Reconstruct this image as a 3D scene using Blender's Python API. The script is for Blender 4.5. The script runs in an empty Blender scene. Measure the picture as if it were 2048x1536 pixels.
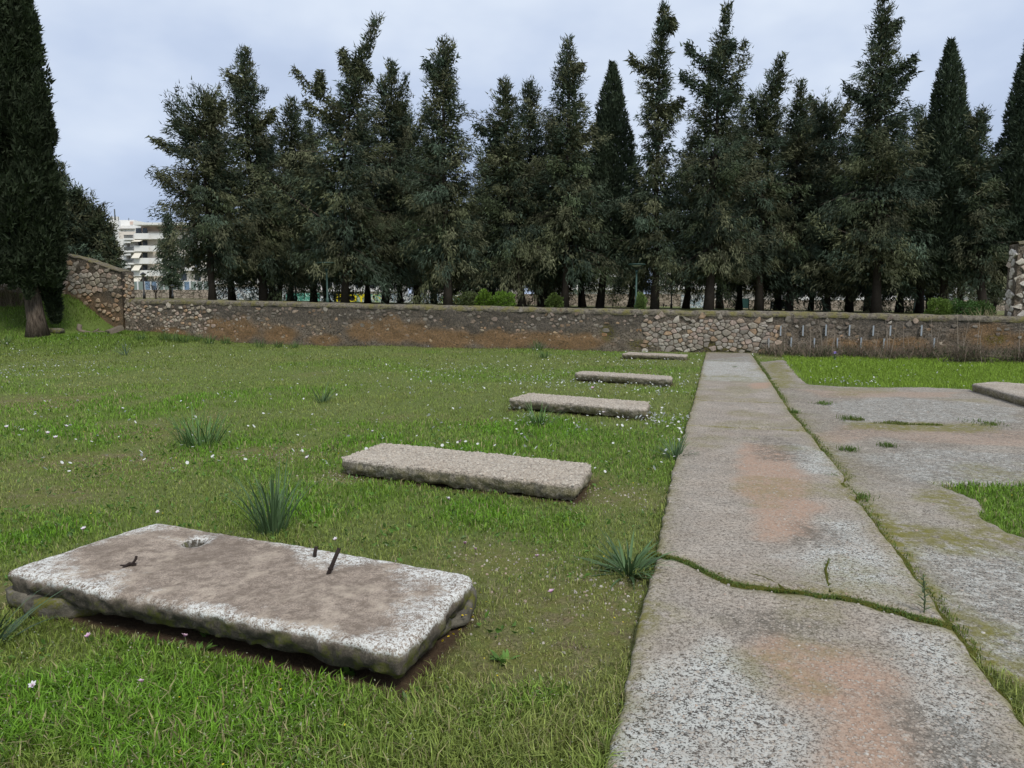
import bpy, math, random
import numpy as np
from mathutils import Vector

random.seed(11)
RG = np.random.default_rng(11)
SC = bpy.context.scene
COL = SC.collection

# ------------------------------------------------------------------ camera
FPX, HOR, EYE = 1440.0, 603.0, 1.6          # focal length and horizon row in 2048x1536 photo pixels
PITCH = math.atan((768 - HOR) / FPX)
cd = bpy.data.cameras.new('camera'); cam = bpy.data.objects.new('camera', cd); COL.objects.link(cam)
cam.location = (0, 0, EYE); cam.rotation_euler = (math.pi / 2 - PITCH, 0, 0)
cd.sensor_width = 36.0; cd.lens = FPX / 2048 * 36.0; cd.clip_start = 0.05; cd.clip_end = 4000
SC.camera = cam

# ------------------------------------------------------------------ sky, sun, exposure
SUN_EL, SUN_AZ = math.radians(52), math.radians(150)    # azimuth clockwise from +Y: behind the camera, to the right
world = bpy.data.worlds.new('World'); SC.world = world; world.use_nodes = True
wt = world.node_tree; wt.nodes.clear()
def wn(t, **k):
    n = wt.nodes.new(t)
    for a, b in k.items(): setattr(n, a, b)
    return n
w_out = wn('ShaderNodeOutputWorld'); w_bg = wn('ShaderNodeBackground'); w_bg.inputs['Strength'].default_value = 0.1
w_sky = wn('ShaderNodeTexSky', sky_type='NISHITA'); w_sky.sun_disc = False
w_sky.sun_elevation = SUN_EL; w_sky.sun_rotation = SUN_AZ
w_tc = wn('ShaderNodeTexCoord'); w_map = wn('ShaderNodeMapping')
w_map.inputs['Scale'].default_value = (1.5, 1.5, 3.0); w_map.inputs['Location'].default_value = (0.9, 0.3, 0.55)
w_n1 = wn('ShaderNodeTexNoise'); w_n1.inputs['Scale'].default_value = 1.5; w_n1.inputs['Detail'].default_value = 5; w_n1.inputs['Roughness'].default_value = 0.5
w_r = wn('ShaderNodeValToRGB')
e = w_r.color_ramp.elements
e[0].position = 0.28; e[0].color = (0.232, 0.287, 0.402, 1)
e[1].position = 0.76; e[1].color = (0.50, 0.543, 0.60, 1)
m = e.new(0.5); m.color = (0.332, 0.388, 0.495, 1)
w_x10 = wn('ShaderNodeVectorMath', operation='SCALE'); w_x10.inputs['Scale'].default_value = 10.0
w_mix = wn('ShaderNodeMix', data_type='RGBA'); w_mix.inputs[0].default_value = 0.96      # nine tenths cloud over the clear sky
L = wt.links.new
L(w_tc.outputs['Generated'], w_map.inputs['Vector']); L(w_map.outputs[0], w_n1.inputs['Vector'])
w_sep = wn('ShaderNodeSeparateXYZ'); L(w_tc.outputs['Generated'], w_sep.inputs[0])
w_mr = wn('ShaderNodeMapRange'); w_mr.inputs['From Min'].default_value = 0.02; w_mr.inputs['From Max'].default_value = 0.42; w_mr.inputs['To Min'].default_value = -0.19; w_mr.inputs['To Max'].default_value = 0.12
L(w_sep.outputs['Z'], w_mr.inputs['Value']); w_add = wn('ShaderNodeMath', operation='ADD'); L(w_n1.outputs[0], w_add.inputs[0]); L(w_mr.outputs[0], w_add.inputs[1]); L(w_add.outputs[0], w_r.inputs[0]); L(w_r.outputs[0], w_x10.inputs[0])
L(w_sky.outputs[0], w_mix.inputs[6]); L(w_x10.outputs[0], w_mix.inputs[7])
L(w_mix.outputs[2], w_bg.inputs['Color']); L(w_bg.outputs[0], w_out.inputs['Surface'])
sd = bpy.data.lights.new('sun', 'SUN'); sun = bpy.data.objects.new('sun', sd); COL.objects.link(sun)
sd.energy = 1.5; sd.angle = math.radians(16); sd.color = (1.0, 0.96, 0.9)
sv = Vector((math.sin(SUN_AZ) * math.cos(SUN_EL), math.cos(SUN_AZ) * math.cos(SUN_EL), math.sin(SUN_EL)))
sun.rotation_euler = sv.to_track_quat('Z', 'Y').to_euler(); sun.location = (0, 0, 60)
vs = SC.view_settings; vs.view_transform = 'Standard'; vs.look = 'None'; vs.exposure = 0.78; vs.gamma = 1.0; vs.use_curve_mapping = False
SC.cycles.max_bounces = 5; SC.cycles.transparent_max_bounces = 4

# ------------------------------------------------------------------ pixel -> direction helpers
def ray(px, py):
    xc = (px - 1024) / FPX; yc = (768 - py) / FPX
    return np.array([xc, yc * math.sin(PITCH) + math.cos(PITCH), yc * math.cos(PITCH) - math.sin(PITCH)])
def gz(px, py, z=0.0):
    d = ray(px, py); t = (z - EYE) / d[2]; return np.array([d[0] * t, d[1] * t, z])
def at_y(px, py, Y):
    d = ray(px, py); t = Y / d[1]; return np.array([d[0] * t, Y, EYE + d[2] * t])
ANG = math.radians(15.8)
UW = np.array([math.cos(ANG), -math.sin(ANG)]); NW = np.array([math.sin(ANG), math.cos(ANG)])
W0 = gz(1458, 705)[:2]
def to_sn(xy):
    q = np.asarray(xy, float)[..., :2] - W0
    return q @ UW, q @ NW
def from_sn(s, n): return np.stack([W0[0] + s * UW[0] + n * NW[0], W0[1] + s * UW[1] + n * NW[1]], -1)
def on_wall(px, py, off=0.0):
    d = ray(px, py); t = (W0 @ NW + off) / (d[:2] @ NW); P = d * t
    return float((P[:2] - W0) @ UW), float(EYE + P[2])
def snp(px, py, z=0.0):
    s, n = to_sn(gz(px, py, z)[:2]); return float(s), float(n)

# ------------------------------------------------------------------ numeric noise
_T2 = RG.random((256, 256)); _T3 = RG.random((32, 32, 32))
def vn2(x, y, sc=1.0, seed=0):
    x = np.asarray(x, float) * sc + seed * 17.31; y = np.asarray(y, float) * sc + seed * 7.77
    i = np.floor(x).astype(int); j = np.floor(y).astype(int); fx = x - i; fy = y - j
    fx = fx * fx * (3 - 2 * fx); fy = fy * fy * (3 - 2 * fy)
    a = _T2[i & 255, j & 255]; b = _T2[(i + 1) & 255, j & 255]; c = _T2[i & 255, (j + 1) & 255]; d = _T2[(i + 1) & 255, (j + 1) & 255]
    return (a * (1 - fx) + b * fx) * (1 - fy) + (c * (1 - fx) + d * fx) * fy
def fb2(x, y, sc=1.0, seed=0, o=3):
    v = 0; a = 1; t = 0
    for k in range(o): v = v + a * vn2(x, y, sc * 2 ** k, seed + k * 3); t += a; a *= .5
    return v / t
def vn3(P, sc=1.0, seed=0):
    Q = P * sc + seed * 5.13; I = np.floor(Q).astype(int); F = Q - I; F = F * F * (3 - 2 * F); r = 0
    for dx in (0, 1):
        for dy in (0, 1):
            for dz in (0, 1):
                w = (F[:, 0] if dx else 1 - F[:, 0]) * (F[:, 1] if dy else 1 - F[:, 1]) * (F[:, 2] if dz else 1 - F[:, 2])
                r = r + w * _T3[(I[:, 0] + dx) & 31, (I[:, 1] + dy) & 31, (I[:, 2] + dz) & 31]
    return r
def sst(a, b, x):
    t = np.clip((np.asarray(x, float) - a) / (b - a), 0, 1); return t * t * (3 - 2 * t)
def inpoly(P, poly):
    x, y = P[:, 0], P[:, 1]; r = np.zeros(len(P), bool); n = len(poly)
    for i in range(n):
        x1, y1 = poly[i]; x2, y2 = poly[(i + 1) % n]
        if y1 == y2: continue
        c = ((y1 > y) != (y2 > y)) & (x < (x2 - x1) * (y - y1) / (y2 - y1) + x1); r ^= c
    return r
def polysd(P, poly):
    """signed distance: positive inside"""
    d = np.full(len(P), 1e9); n = len(poly)
    for i in range(n):
        a = np.array(poly[i], float); b = np.array(poly[(i + 1) % n], float); ab = b - a
        t = np.clip(((P - a) @ ab) / (ab @ ab + 1e-12), 0, 1)
        d = np.minimum(d, np.hypot(*(P - a - t[:, None] * ab).T))
    return np.where(inpoly(P, poly), d, -d)

# ------------------------------------------------------------------ object helpers
def link(name, me, parent=None, mat=None, loc=None):
    o = bpy.data.objects.new(name, me); COL.objects.link(o)
    if parent is not None: o.parent = parent
    if loc is not None: o.location = loc
    if mat is not None and me is not None and not me.materials: me.materials.append(mat)
    return o
def tag(o, label=None, cat=None, group=None, kind=None):
    if label: o['label'] = label
    if cat: o['category'] = cat
    if group: o['group'] = group
    if kind: o['kind'] = kind
    return o
def empty(name, loc, label=None, cat=None, group=None, kind=None):
    o = bpy.data.objects.new(name, None); COL.objects.link(o); o.location = loc; o.empty_display_size = .2
    return tag(o, label, cat, group, kind)
def mk(name, V, F, smooth=False, **attrs):
    """fast mesh from arrays; F an (M,3) or (M,4) array or list of both kinds; attrs: float or rgb per vertex"""
    me = bpy.data.meshes.new(name); V = np.asarray(V, np.float32)
    Fs = F if isinstance(F, list) else [F]
    Fs = [np.asarray(f, np.int32) for f in Fs if len(f)]
    me.vertices.add(len(V)); me.vertices.foreach_set('co', V.ravel())
    idx = np.concatenate([f.ravel() for f in Fs]); cnt = np.concatenate([np.full(len(f), f.shape[1], np.int32) for f in Fs])
    st = np.concatenate([[0], np.cumsum(cnt)[:-1]]).astype(np.int32)
    me.loops.add(len(idx)); me.loops.foreach_set('vertex_index', idx.astype(np.int32))
    me.polygons.add(len(cnt)); me.polygons.foreach_set('loop_start', st); me.polygons.foreach_set('loop_total', cnt)
    me.update(calc_edges=True)
    me.polygons.foreach_set('use_smooth', np.full(len(cnt), smooth, bool))
    for k, a in attrs.items():
        a = np.asarray(a, np.float32)
        if a.ndim == 1:
            at = me.attributes.new(k, 'FLOAT', 'POINT'); at.data.foreach_set('value', a)
        else:
            at = me.attributes.new(k, 'FLOAT_COLOR', 'POINT')
            at.data.foreach_set('color', np.concatenate([a, np.ones((len(a), 1), np.float32)], 1).ravel())
    return me
class Acc:
    """collects triangles / quads into one mesh"""
    def __init__(s): s.V = []; s.T = []; s.Q = []; s.C = []; s.n = 0
    def add(s, V, T=None, Q=None, C=None):
        V = np.asarray(V, float); s.V.append(V)
        if T is not None and len(T): s.T.append(np.asarray(T) + s.n)
        if Q is not None and len(Q): s.Q.append(np.asarray(Q) + s.n)
        if C is not None:
            C = np.asarray(C, float); s.C.append(np.broadcast_to(C, (len(V), 3)) if C.ndim == 1 else C)
        s.n += len(V)
    def mesh(s, name, smooth=False, **k):
        F = []
        if s.T: F.append(np.concatenate(s.T))
        if s.Q: F.append(np.concatenate(s.Q))
        if s.C: k['col'] = np.concatenate(s.C)
        return mk(name, np.concatenate(s.V), F, smooth, **k)
def box_vf(c, h, rot=0.0):
    s = np.array([[x, y, z] for z in (-1, 1) for y in (-1, 1) for x in (-1, 1)], float) * h
    cr, sr = math.cos(rot), math.sin(rot)
    V = np.stack([s[:, 0] * cr - s[:, 1] * sr, s[:, 0] * sr + s[:, 1] * cr, s[:, 2]], 1) + c
    return V, np.array([[0, 2, 3, 1], [4, 5, 7, 6], [0, 1, 5, 4], [2, 6, 7, 3], [0, 4, 6, 2], [1, 3, 7, 5]])
def tube_vf(P, R, k=6, cap=True):
    P = np.asarray(P, float); R = np.broadcast_to(np.asarray(R, float), (len(P),)); n = len(P)
    T = np.gradient(P, axis=0); T /= np.linalg.norm(T, axis=1)[:, None] + 1e-9
    ref = np.array([0, 0, 1.0]) if abs(T[:, 2]).mean() < .8 else np.array([1.0, 0, 0])
    A = np.cross(T, ref); A /= np.linalg.norm(A, axis=1)[:, None] + 1e-9; B = np.cross(T, A)
    an = np.arange(k) * 2 * math.pi / k
    V = (P[:, None] + R[:, None, None] * (np.cos(an)[None, :, None] * A[:, None] + np.sin(an)[None, :, None] * B[:, None])).reshape(-1, 3)
    i = np.arange(n - 1)[:, None] * k; j = np.arange(k)[None]; j2 = (j + 1) % k
    Q = np.stack([i + j, i + j2, i + k + j2, i + k + j], -1).reshape(-1, 4); T3 = np.zeros((0, 3), int)
    if cap:
        V = np.concatenate([V, P[:1], P[-1:]]); a = n * k; jj = np.arange(k)
        T3 = np.concatenate([np.stack([(jj + 1) % k, jj, np.full(k, a)], 1), np.stack([jj + (n - 1) * k, (jj + 1) % k + (n - 1) * k, np.full(k, a + 1)], 1)])
    return V, T3, Q
def grid_q(nu, nv):
    i = np.arange(nu - 1)[:, None]; j = np.arange(nv - 1)[None]; a = i * nv + j
    return np.stack([a, a + nv, a + nv + 1, a + 1], -1).reshape(-1, 4)
_ico = {}
def ico(sub):
    if sub not in _ico:
        import bmesh
        bm = bmesh.new(); bmesh.ops.create_icosphere(bm, subdivisions=sub, radius=1)
        _ico[sub] = (np.array([v.co[:] for v in bm.verts]), np.array([[v.index for v in f.verts] for f in bm.faces])); bm.free()
    return _ico[sub]
def rock_vf(size, seed, sub=3, amp=.35, pw=.8):
    V, F = ico(sub); V = V.copy(); n = vn3(V + 3, 1.3, seed) - .5 + .45 * (vn3(V + 3, 3.1, seed + 5) - .5) + .2 * (vn3(V + 3, 7, seed + 9) - .5)
    V = V * (1 + amp * 2 * n)[:, None]
    V = np.sign(V) * np.abs(V) ** pw
    return V * np.array(size), F
ORD = ['first', 'second', 'third', 'fourth', 'fifth', 'sixth', 'seventh', 'eighth', 'ninth', 'tenth', 'eleventh', 'twelfth', 'thirteenth', 'fourteenth', 'fifteenth', 'sixteenth', 'seventeenth', 'eighteenth', 'nineteenth', 'twentieth'] + ['twenty-' + w for w in ('first', 'second', 'third', 'fourth', 'fifth', 'sixth', 'seventh', 'eighth', 'ninth')]

# ------------------------------------------------------------------ materials
class NT:
    def __init__(s, name, rough=.85, spec=.25):
        s.m = bpy.data.materials.new(name); s.m.use_nodes = True; s.t = s.m.node_tree; s.t.nodes.clear()
        s.o = s.n('ShaderNodeOutputMaterial'); s.b = s.n('ShaderNodeBsdfPrincipled')
        s.b.inputs['Roughness'].default_value = rough; s.b.inputs['Specular IOR Level'].default_value = spec
        s.l(s.b.outputs[0], s.o.inputs[0]); s.co = None
    def n(s, t, **k):
        q = s.t.nodes.new(t)
        for a, b in k.items(): setattr(q, a, b)
        return q
    def l(s, a, b): s.t.links.new(a, b)
    def set(s, sock, v):
        if hasattr(v, 'is_output') or isinstance(v, bpy.types.NodeSocket): s.l(v, sock)
        elif isinstance(v, (tuple, list)) and len(v) == 3 and sock.type == 'RGBA': sock.default_value = (*v, 1)
        else: sock.default_value = v
    def pos(s, obj=False, scale=None):
        if obj: q = s.n('ShaderNodeTexCoord').outputs['Object']
        else: q = s.n('ShaderNodeNewGeometry').outputs['Position']
        if scale is not None:
            mp = s.n('ShaderNodeMapping'); mp.inputs['Scale'].default_value = scale; s.l(q, mp.inputs[0]); q = mp.outputs[0]
        return q
    def noise(s, sc, det=4, rough=.55, vec=None, dist=0.0):
        q = s.n('ShaderNodeTexNoise'); q.inputs['Scale'].default_value = sc; q.inputs['Detail'].default_value = det
        q.inputs['Roughness'].default_value = rough; q.inputs['Distortion'].default_value = dist
        s.l(vec if vec is not None else s.pos(), q.inputs['Vector']); return q.outputs[0]
    def voro(s, sc, vec=None, feat='F1', rnd=1.0):
        q = s.n('ShaderNodeTexVoronoi', feature=feat); q.inputs['Scale'].default_value = sc; q.inputs['Randomness'].default_value = rnd
        s.l(vec if vec is not None else s.pos(), q.inputs['Vector']); return q
    def ramp(s, f, stops, interp='LINEAR'):
        q = s.n('ShaderNodeValToRGB'); q.color_ramp.interpolation = interp; el = q.color_ramp.elements
        while len(el) < len(stops): el.new(0.5)
        for e_, (p, c) in zip(el, stops):
            e_.position = p; e_.color = (c, c, c, 1) if not isinstance(c, (tuple, list)) else (*c, 1)
        s.l(f, q.inputs[0]); return q.outputs[0]
    def mix(s, f, a, b, bt='MIX'):
        q = s.n('ShaderNodeMix', data_type='RGBA', blend_type=bt); s.set(q.inputs[0], f); s.set(q.inputs[6], a); s.set(q.inputs[7], b); return q.outputs[2]
    def ma(s, op, a, b=0.0, clamp=False):
        q = s.n('ShaderNodeMath', operation=op, use_clamp=clamp); s.set(q.inputs[0], a); s.set(q.inputs[1], b); return q.outputs[0]
    def attr(s, name, fac=True):
        q = s.n('ShaderNodeAttribute', attribute_name=name); return q.outputs['Fac'] if fac else q.outputs['Color']
    def bump(s, h, st=.5, dist=.02, prev=None):
        q = s.n('ShaderNodeBump'); q.inputs['Strength'].default_value = st; q.inputs['Distance'].default_value = dist; s.l(h, q.inputs['Height'])
        if prev is not None: s.l(prev, q.inputs['Normal'])
        return q.outputs[0]
    def done(s, col, nrm=None, rough=None):
        s.set(s.b.inputs['Base Color'], col)
        if nrm is not None: s.l(nrm, s.b.inputs['Normal'])
        if rough is not None: s.set(s.b.inputs['Roughness'], rough)
        return s.m
def plain(name, col, rough=.8, spec=.3, var=.15, sc=6.0, bump=0.0, obj=True, metal=0.0):
    t = NT(name, rough, spec); v = t.pos(obj)
    c = t.mix(t.noise(sc, 5, .6, v), tuple(x * (1 - var) for x in col), tuple(min(1, x * (1 + var)) for x in col))
    t.b.inputs['Metallic'].default_value = metal
    return t.done(c, t.bump(t.noise(sc * 6, 4, .6, v), bump, .01) if bump else None)
def leafmat(name, transl=.25, rough=.6, var=.2):
    t = NT(name, rough, .2); c = t.attr('col', False)
    c = t.mix(t.ramp(t.noise(3.0, 3), [(.3, 1 - var), (.7, 1 + var)]), c, c, 'MIX')
    t.set(t.b.inputs['Base Color'], c)
    tr = t.n('ShaderNodeBsdfTranslucent'); t.set(tr.inputs['Color'], c); ms = t.n('ShaderNodeMixShader'); ms.inputs[0].default_value = transl
    t.l(t.b.outputs[0], ms.inputs[1]); t.l(tr.outputs[0], ms.inputs[2]); t.l(ms.outputs[0], t.o.inputs[0]); return t.m
M = {}
M['grass'] = leafmat('grass_blade', .3, .5)
M['needle'] = leafmat('cypress_foliage', .12, .75)
M['leaf'] = leafmat('leaf', .2, .45)
M['petal'] = leafmat('petal', .3, .6)
t = NT('painted_colour', .8, .2); M['vcol'] = t.done(t.mix(.0, t.attr('col', False), (1, 1, 1)))
# lawn soil
t = NT('lawn_ground', .95, .1); p = t.pos()
g = t.mix(t.noise(1.1, 4, .6, p), (.105, .15, .034), (.17, .20, .065))
g = t.mix(t.ramp(t.noise(14, 4, .7, p), [(.35, 0.0), (.65, 1.0)]), g, (.08, .105, .03))
g = t.mix(t.ramp(t.noise(55, 3, .7, p), [(.4, 0.0), (.75, .6)]), g, (.15, .17, .06))
so = t.mix(t.ramp(t.noise(60, 5, .75, p), [(.35, 0.0), (.65, 1.0)]), (.055, .042, .022), (.27, .215, .13))
so = t.mix(t.ramp(t.noise(5, 4, .6, p), [(.36, 0.0), (.55, .9)]), so, t.mix(t.ramp(t.noise(90, 4, .75, p), [(.35, 0.0), (.65, 1.0)]), (.06, .07, .016), (.19, .19, .05)))
bare = t.ma('MULTIPLY', t.attr('bare'), t.ramp(t.noise(9, 4, .7, p), [(.3, .35), (.6, 1.0)]))
lush = t.attr('lush')
g = t.mix(t.ma('MULTIPLY', lush, .7), g, t.mix(t.noise(30, 4, .7, p), (.06, .10, .02), (.14, .21, .035)))
M['lawn'] = t.done(t.mix(t.attr('soil'), t.mix(bare, g, so), t.mix(t.noise(50, 5, .75, p), (.03, .02, .012), (.11, .075, .045))), t.bump(t.noise(60, 4, .7, p), .8, .02))  # last mix: dark soil colour that also paints the shade beneath the slabs
# park grass beyond the wall
t = NT('park_ground', .95, .1); p = t.pos()
g = t.mix(t.noise(.35, 4, .6, p), (.09, .13, .03), (.15, .15, .06))
g = t.mix(t.ramp(t.noise(.12, 3, .6, p), [(.45, 0.0), (.6, .8)]), g, (.13, .10, .06)); M['park'] = t.done(g, t.bump(t.noise(8, 4, .7, p), .6, .1))
# weathered aggregate concrete
def concrete(name, tone, mossy=False):
    t = NT(name, .92, .2); p = t.pos(); n1 = t.noise(3.0, 6, .65, p); n2 = t.noise(38, 5, .7, p); n3 = t.noise(110, 3, .7, p)
    c = t.mix(t.ramp(n1, [(.32, 0.0), (.68, 1.0)]), tuple(x * .66 for x in tone), tuple(x * 1.22 for x in tone)); c = t.mix(t.ramp(t.noise(1.1, 5, .7, p), [(.42, 0.0), (.62, .55)]), c, tuple(x * y for x, y in zip(tone, (.72, .62, .52))))
    sal = t.ma('MULTIPLY', t.attr('salmon'), t.ramp(t.noise(7, 5, .7, p), [(.25, .5), (.5, 1.0)]))
    c = t.mix(sal, c, t.mix(n2, (.30, .19, .13), (.43, .295, .21)))
    isal = t.ma('SUBTRACT', 1.0, t.ma('MULTIPLY', sal, .65)); c = t.mix(t.ma('MULTIPLY', isal, t.ramp(n2, [(.38, .8), (.54, 0.0)])), c, (.10, .08, .06)); c = t.mix(t.ma('MULTIPLY', isal, t.ramp(n3, [(.40, .6), (.52, 0.0)])), c, (.085, .07, .055))
    lic = t.attr('lichen')
    sp = t.ma('ADD', t.ma('MULTIPLY', n3, .55), t.ma('MULTIPLY', n2, .45))
    lc = t.mix(t.ramp(sp, [(.455, 0.0), (.505, 1.0)]), (.052, .046, .04), t.mix(n1, (.40, .40, .36), (.54, .54, .50)))
    c = t.mix(t.ma('MULTIPLY', t.ma('MULTIPLY', lic, t.ma('SUBTRACT', 1.0, t.ma('MULTIPLY', sal, .8))), t.ramp(t.noise(5, 5, .7, p), [(.3, .45), (.55, 1.0)])), c, lc)
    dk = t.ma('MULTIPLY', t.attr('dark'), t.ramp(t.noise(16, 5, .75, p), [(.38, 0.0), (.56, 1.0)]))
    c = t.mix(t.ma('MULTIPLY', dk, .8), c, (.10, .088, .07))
    v1 = t.voro(52, p); pm = t.ma('MULTIPLY', t.ramp(v1.outputs['Distance'], [(.30, 1.0), (.42, 0.0)]), t.ramp(v1.outputs['Color'], [(.42, 0.0), (.46, 1.0)]))
    pc = t.mix(t.noise(30, 2, .5, p), (.26, .215, .17), (.50, .45, .385))
    c = t.mix(t.ma('MULTIPLY', pm, .75), c, pc)
    v2 = t.voro(120, p); pm2 = t.ma('MULTIPLY', t.ramp(v2.outputs['Distance'], [(.25, 1.0), (.45, 0.0)]), t.ramp(v2.outputs['Color'], [(.5, 0.0), (.55, 1.0)]))
    c = t.mix(t.ma('MULTIPLY', pm2, .5), c, pc)
    mo = t.ma('MULTIPLY', t.attr('moss'), t.ramp(t.noise(11, 5, .75, p), [(.36, 0.0), (.56, 1.0)]))
    c = t.mix(mo, c, t.mix(n2, (.10, .095, .02), (.20, .18, .045)))
    h = t.ma('ADD', t.ma('MULTIPLY', pm, .8), t.ma('ADD', t.ma('MULTIPLY', n2, .9), t.ma('MULTIPLY', n3, .4)))
    return t.done(c, t.bump(h, .7, .006))
M['path'] = concrete('path_concrete', (.385, .325, .262))
M['pave'] = concrete('pavement_concrete', (.355, .30, .235))
M['slab_rough'] = concrete('slab_aggregate_concrete', (.58, .505, .41))
# smooth slab with pale lichen on the rims
t = NT('lichen_slab_concrete', .9, .2); p = t.pos(); n1 = t.noise(2.6, 6, .65, p); n2 = t.noise(45, 5, .7, p); n3 = t.noise(130, 3, .7, p)
c = t.mix(t.ramp(n1, [(.33, 0.0), (.66, 1.0)]), (.21, .165, .128), (.42, .345, .275))
c = t.mix(t.ramp(n3, [(.38, .7), (.55, 0.0)]), c, (.085, .066, .052))
c = t.mix(t.ramp(n2, [(.5, 0.0), (.72, .5)]), c, (.38, .32, .255))
c = t.mix(t.ramp(t.noise(15, 6, .8, p), [(.40, .75), (.56, 0.0)]), c, (.135, .105, .08)); c = t.mix(t.ramp(t.noise(5.5, 5, .7, p), [(.52, 0.0), (.68, .6)]), c, (.46, .385, .30))
ed = t.ma('ADD', t.attr('edge'), t.ma('MULTIPLY', t.ma('SUBTRACT', t.noise(4.5, 7, .8, p), .5), 2.6))
sp = t.ma('ADD', t.ma('MULTIPLY', n3, .5), t.ma('MULTIPLY', n2, .5))
lm = t.ma('MULTIPLY', t.ramp(ed, [(.42, 0.0), (.85, 1.0)]), t.ramp(sp, [(.45, 0.0), (.54, 1.0)]))
c = t.mix(lm, c, (.60, .60, .56))
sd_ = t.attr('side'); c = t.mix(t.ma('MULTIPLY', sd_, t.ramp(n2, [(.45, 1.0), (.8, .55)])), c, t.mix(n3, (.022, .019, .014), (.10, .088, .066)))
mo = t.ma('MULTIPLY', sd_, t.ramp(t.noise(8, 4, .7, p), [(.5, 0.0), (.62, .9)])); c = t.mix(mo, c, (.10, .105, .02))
M['slab_smooth'] = t.done(c, t.bump(t.ma('ADD', n2, t.ma('MULTIPLY', n3, .5)), .6, .006))
# rocks, wall body, stones
t = NT('mossy_rock', .95, .15); p = t.pos(); n = t.noise(9, 6, .7, p)
c = t.mix(t.ramp(n, [(.35, 0.0), (.66, 1.0)]), (.04, .036, .028), (.20, .18, .14)); c = t.mix(t.ramp(t.noise(7, 6, .75, p), [(.50, 0.0), (.58, .9)]), c, t.mix(t.noise(60, 3, .7, p), (.07, .075, .012), (.17, .165, .03)))
M['rock'] = t.done(c, t.bump(t.noise(40, 5, .7, p), .8, .015))
t = NT('pale_rock', .95, .15); p = t.pos(); n = t.noise(12, 6, .7, p); M['pebble'] = t.done(t.mix(.55, t.attr('col', False), t.mix(n, (.15, .125, .10), (.44, .40, .34))))
t = NT('wall_mortar', .97, .1); p = t.pos(); n1 = t.noise(1.5, 6, .65, p); n2 = t.noise(16, 6, .72, p); n3 = t.noise(45, 4, .7, p)
c = t.mix(t.ramp(n1, [(.3, 0.0), (.7, 1.0)]), (.15, .118, .085), (.31, .255, .195))
c = t.mix(t.ramp(n2, [(.40, .9), (.55, 0.0)]), c, (.045, .037, .028))
c = t.mix(t.ramp(t.noise(22, 5, .75, t.pos(False, (1, 1, 1.5))), [(.52, 0.0), (.64, .8)]), c, (.36, .32, .265))
oc = t.ma('MULTIPLY', t.attr('ochre'), t.ramp(n2, [(.36, .25), (.5, 1.0)])); c = t.mix(t.ma('MULTIPLY', oc, .8), c, t.mix(t.ramp(n3, [(.35, 0.0), (.65, 1.0)]), (.15, .085, .036), (.44, .265, .125)))
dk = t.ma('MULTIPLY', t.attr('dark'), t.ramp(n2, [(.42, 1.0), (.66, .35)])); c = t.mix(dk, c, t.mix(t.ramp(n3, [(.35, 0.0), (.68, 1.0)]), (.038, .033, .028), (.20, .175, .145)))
mo = t.ma('MULTIPLY', t.attr('moss'), t.ramp(n2, [(.42, 0.0), (.56, 1.0)])); c = t.mix(mo, c, (.12, .105, .02))
v = t.voro(14, t.pos(False, (1, 1, 1.6)), 'DISTANCE_TO_EDGE')
M['mortar'] = t.done(c, t.bump(t.ma('ADD', n2, t.ma('ADD', t.ma('MULTIPLY', n3, .6), t.ramp(v.outputs['Distance'], [(0.0, 0.0), (.12, .6)]))), 1.0, .035))
t = NT('wall_stone', .95, .15); p = t.pos(); n = t.noise(14, 5, .7, p)
c = t.mix(t.ramp(n, [(.3, .75), (.62, 0.0)]), t.attr('col', False), (.13, .105, .075)); c = t.mix(t.ramp(t.noise(48, 4, .7, p), [(.5, 0.0), (.7, .5)]), c, (.46, .42, .36))
M['stone'] = t.done(c, t.bump(t.noise(35, 5, .7, p), .8, .02))
t = NT('wall_coping', .97, .1); p = t.pos(); n2 = t.noise(12, 6, .7, p)
c = t.mix(t.ramp(n2, [(.35, 0.0), (.66, 1.0)]), (.055, .046, .033), (.235, .205, .16)); c = t.mix(t.ramp(t.noise(3.0, 6, .7, p), [(.46, 0.0), (.62, .85)]), c, (.15, .135, .035)); c = t.mix(t.ramp(t.noise(60, 4, .7, p), [(.58, 0.0), (.68, .8)]), c, (.45, .42, .36))
M['coping'] = t.done(c, t.bump(t.noise(25, 5, .7, p), 1.0, .03))
# bark
t = NT('bark', .95, .1); p = t.pos(True, (9, 9, 1.3)); n = t.noise(1.6, 6, .7, p, .6)
M['bark'] = t.done(t.mix(t.ramp(n, [(.35, 0.0), (.65, 1.0)]), (.035, .026, .02), (.16, .125, .095)), t.bump(n, 1.0, .06))
M['bark_dark'] = plain('dark_bark', (.055, .045, .036), .95, .1, .5, 8, .5)
M['dead_wood'] = plain('dead_wood', (.17, .14, .105), .95, .1, .5, 9, .8)
M['rust'] = plain('rusted_iron', (.030, .020, .016), .85, .3, .5, 60, .6)
M['galv'] = plain('galvanised_metal', (.42, .45, .47), .5, .5, .2, 20, .2, True, .5)
M['lamp_green'] = plain('green_painted_metal', (.035, .075, .062), .5, .4, .15, 8)
M['lamp_dark'] = plain('black_painted_metal', (.018, .02, .02), .5, .4, .15, 8)
M['lamp_glass'] = plain('frosted_lamp_glass', (.55, .57, .55), .3, .5, .05, 5)
M['bwhite'] = plain('white_render', (.78, .77, .73), .9, .2, .08, .4)
M['bcream'] = plain('cream_render', (.66, .60, .52), .9, .2, .1, .4)
M['bgrey'] = plain('grey_render', (.50, .48, .45), .9, .2, .1, .4)  # even grey render for a fin wall, a ledge and one block
M['bpink'] = plain('pink_render', (.55, .42, .35), .9, .2, .1, .4)
M['glass'] = plain('dark_window_glass', (.05, .06, .07), .15, .5, .2, .5)
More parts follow.
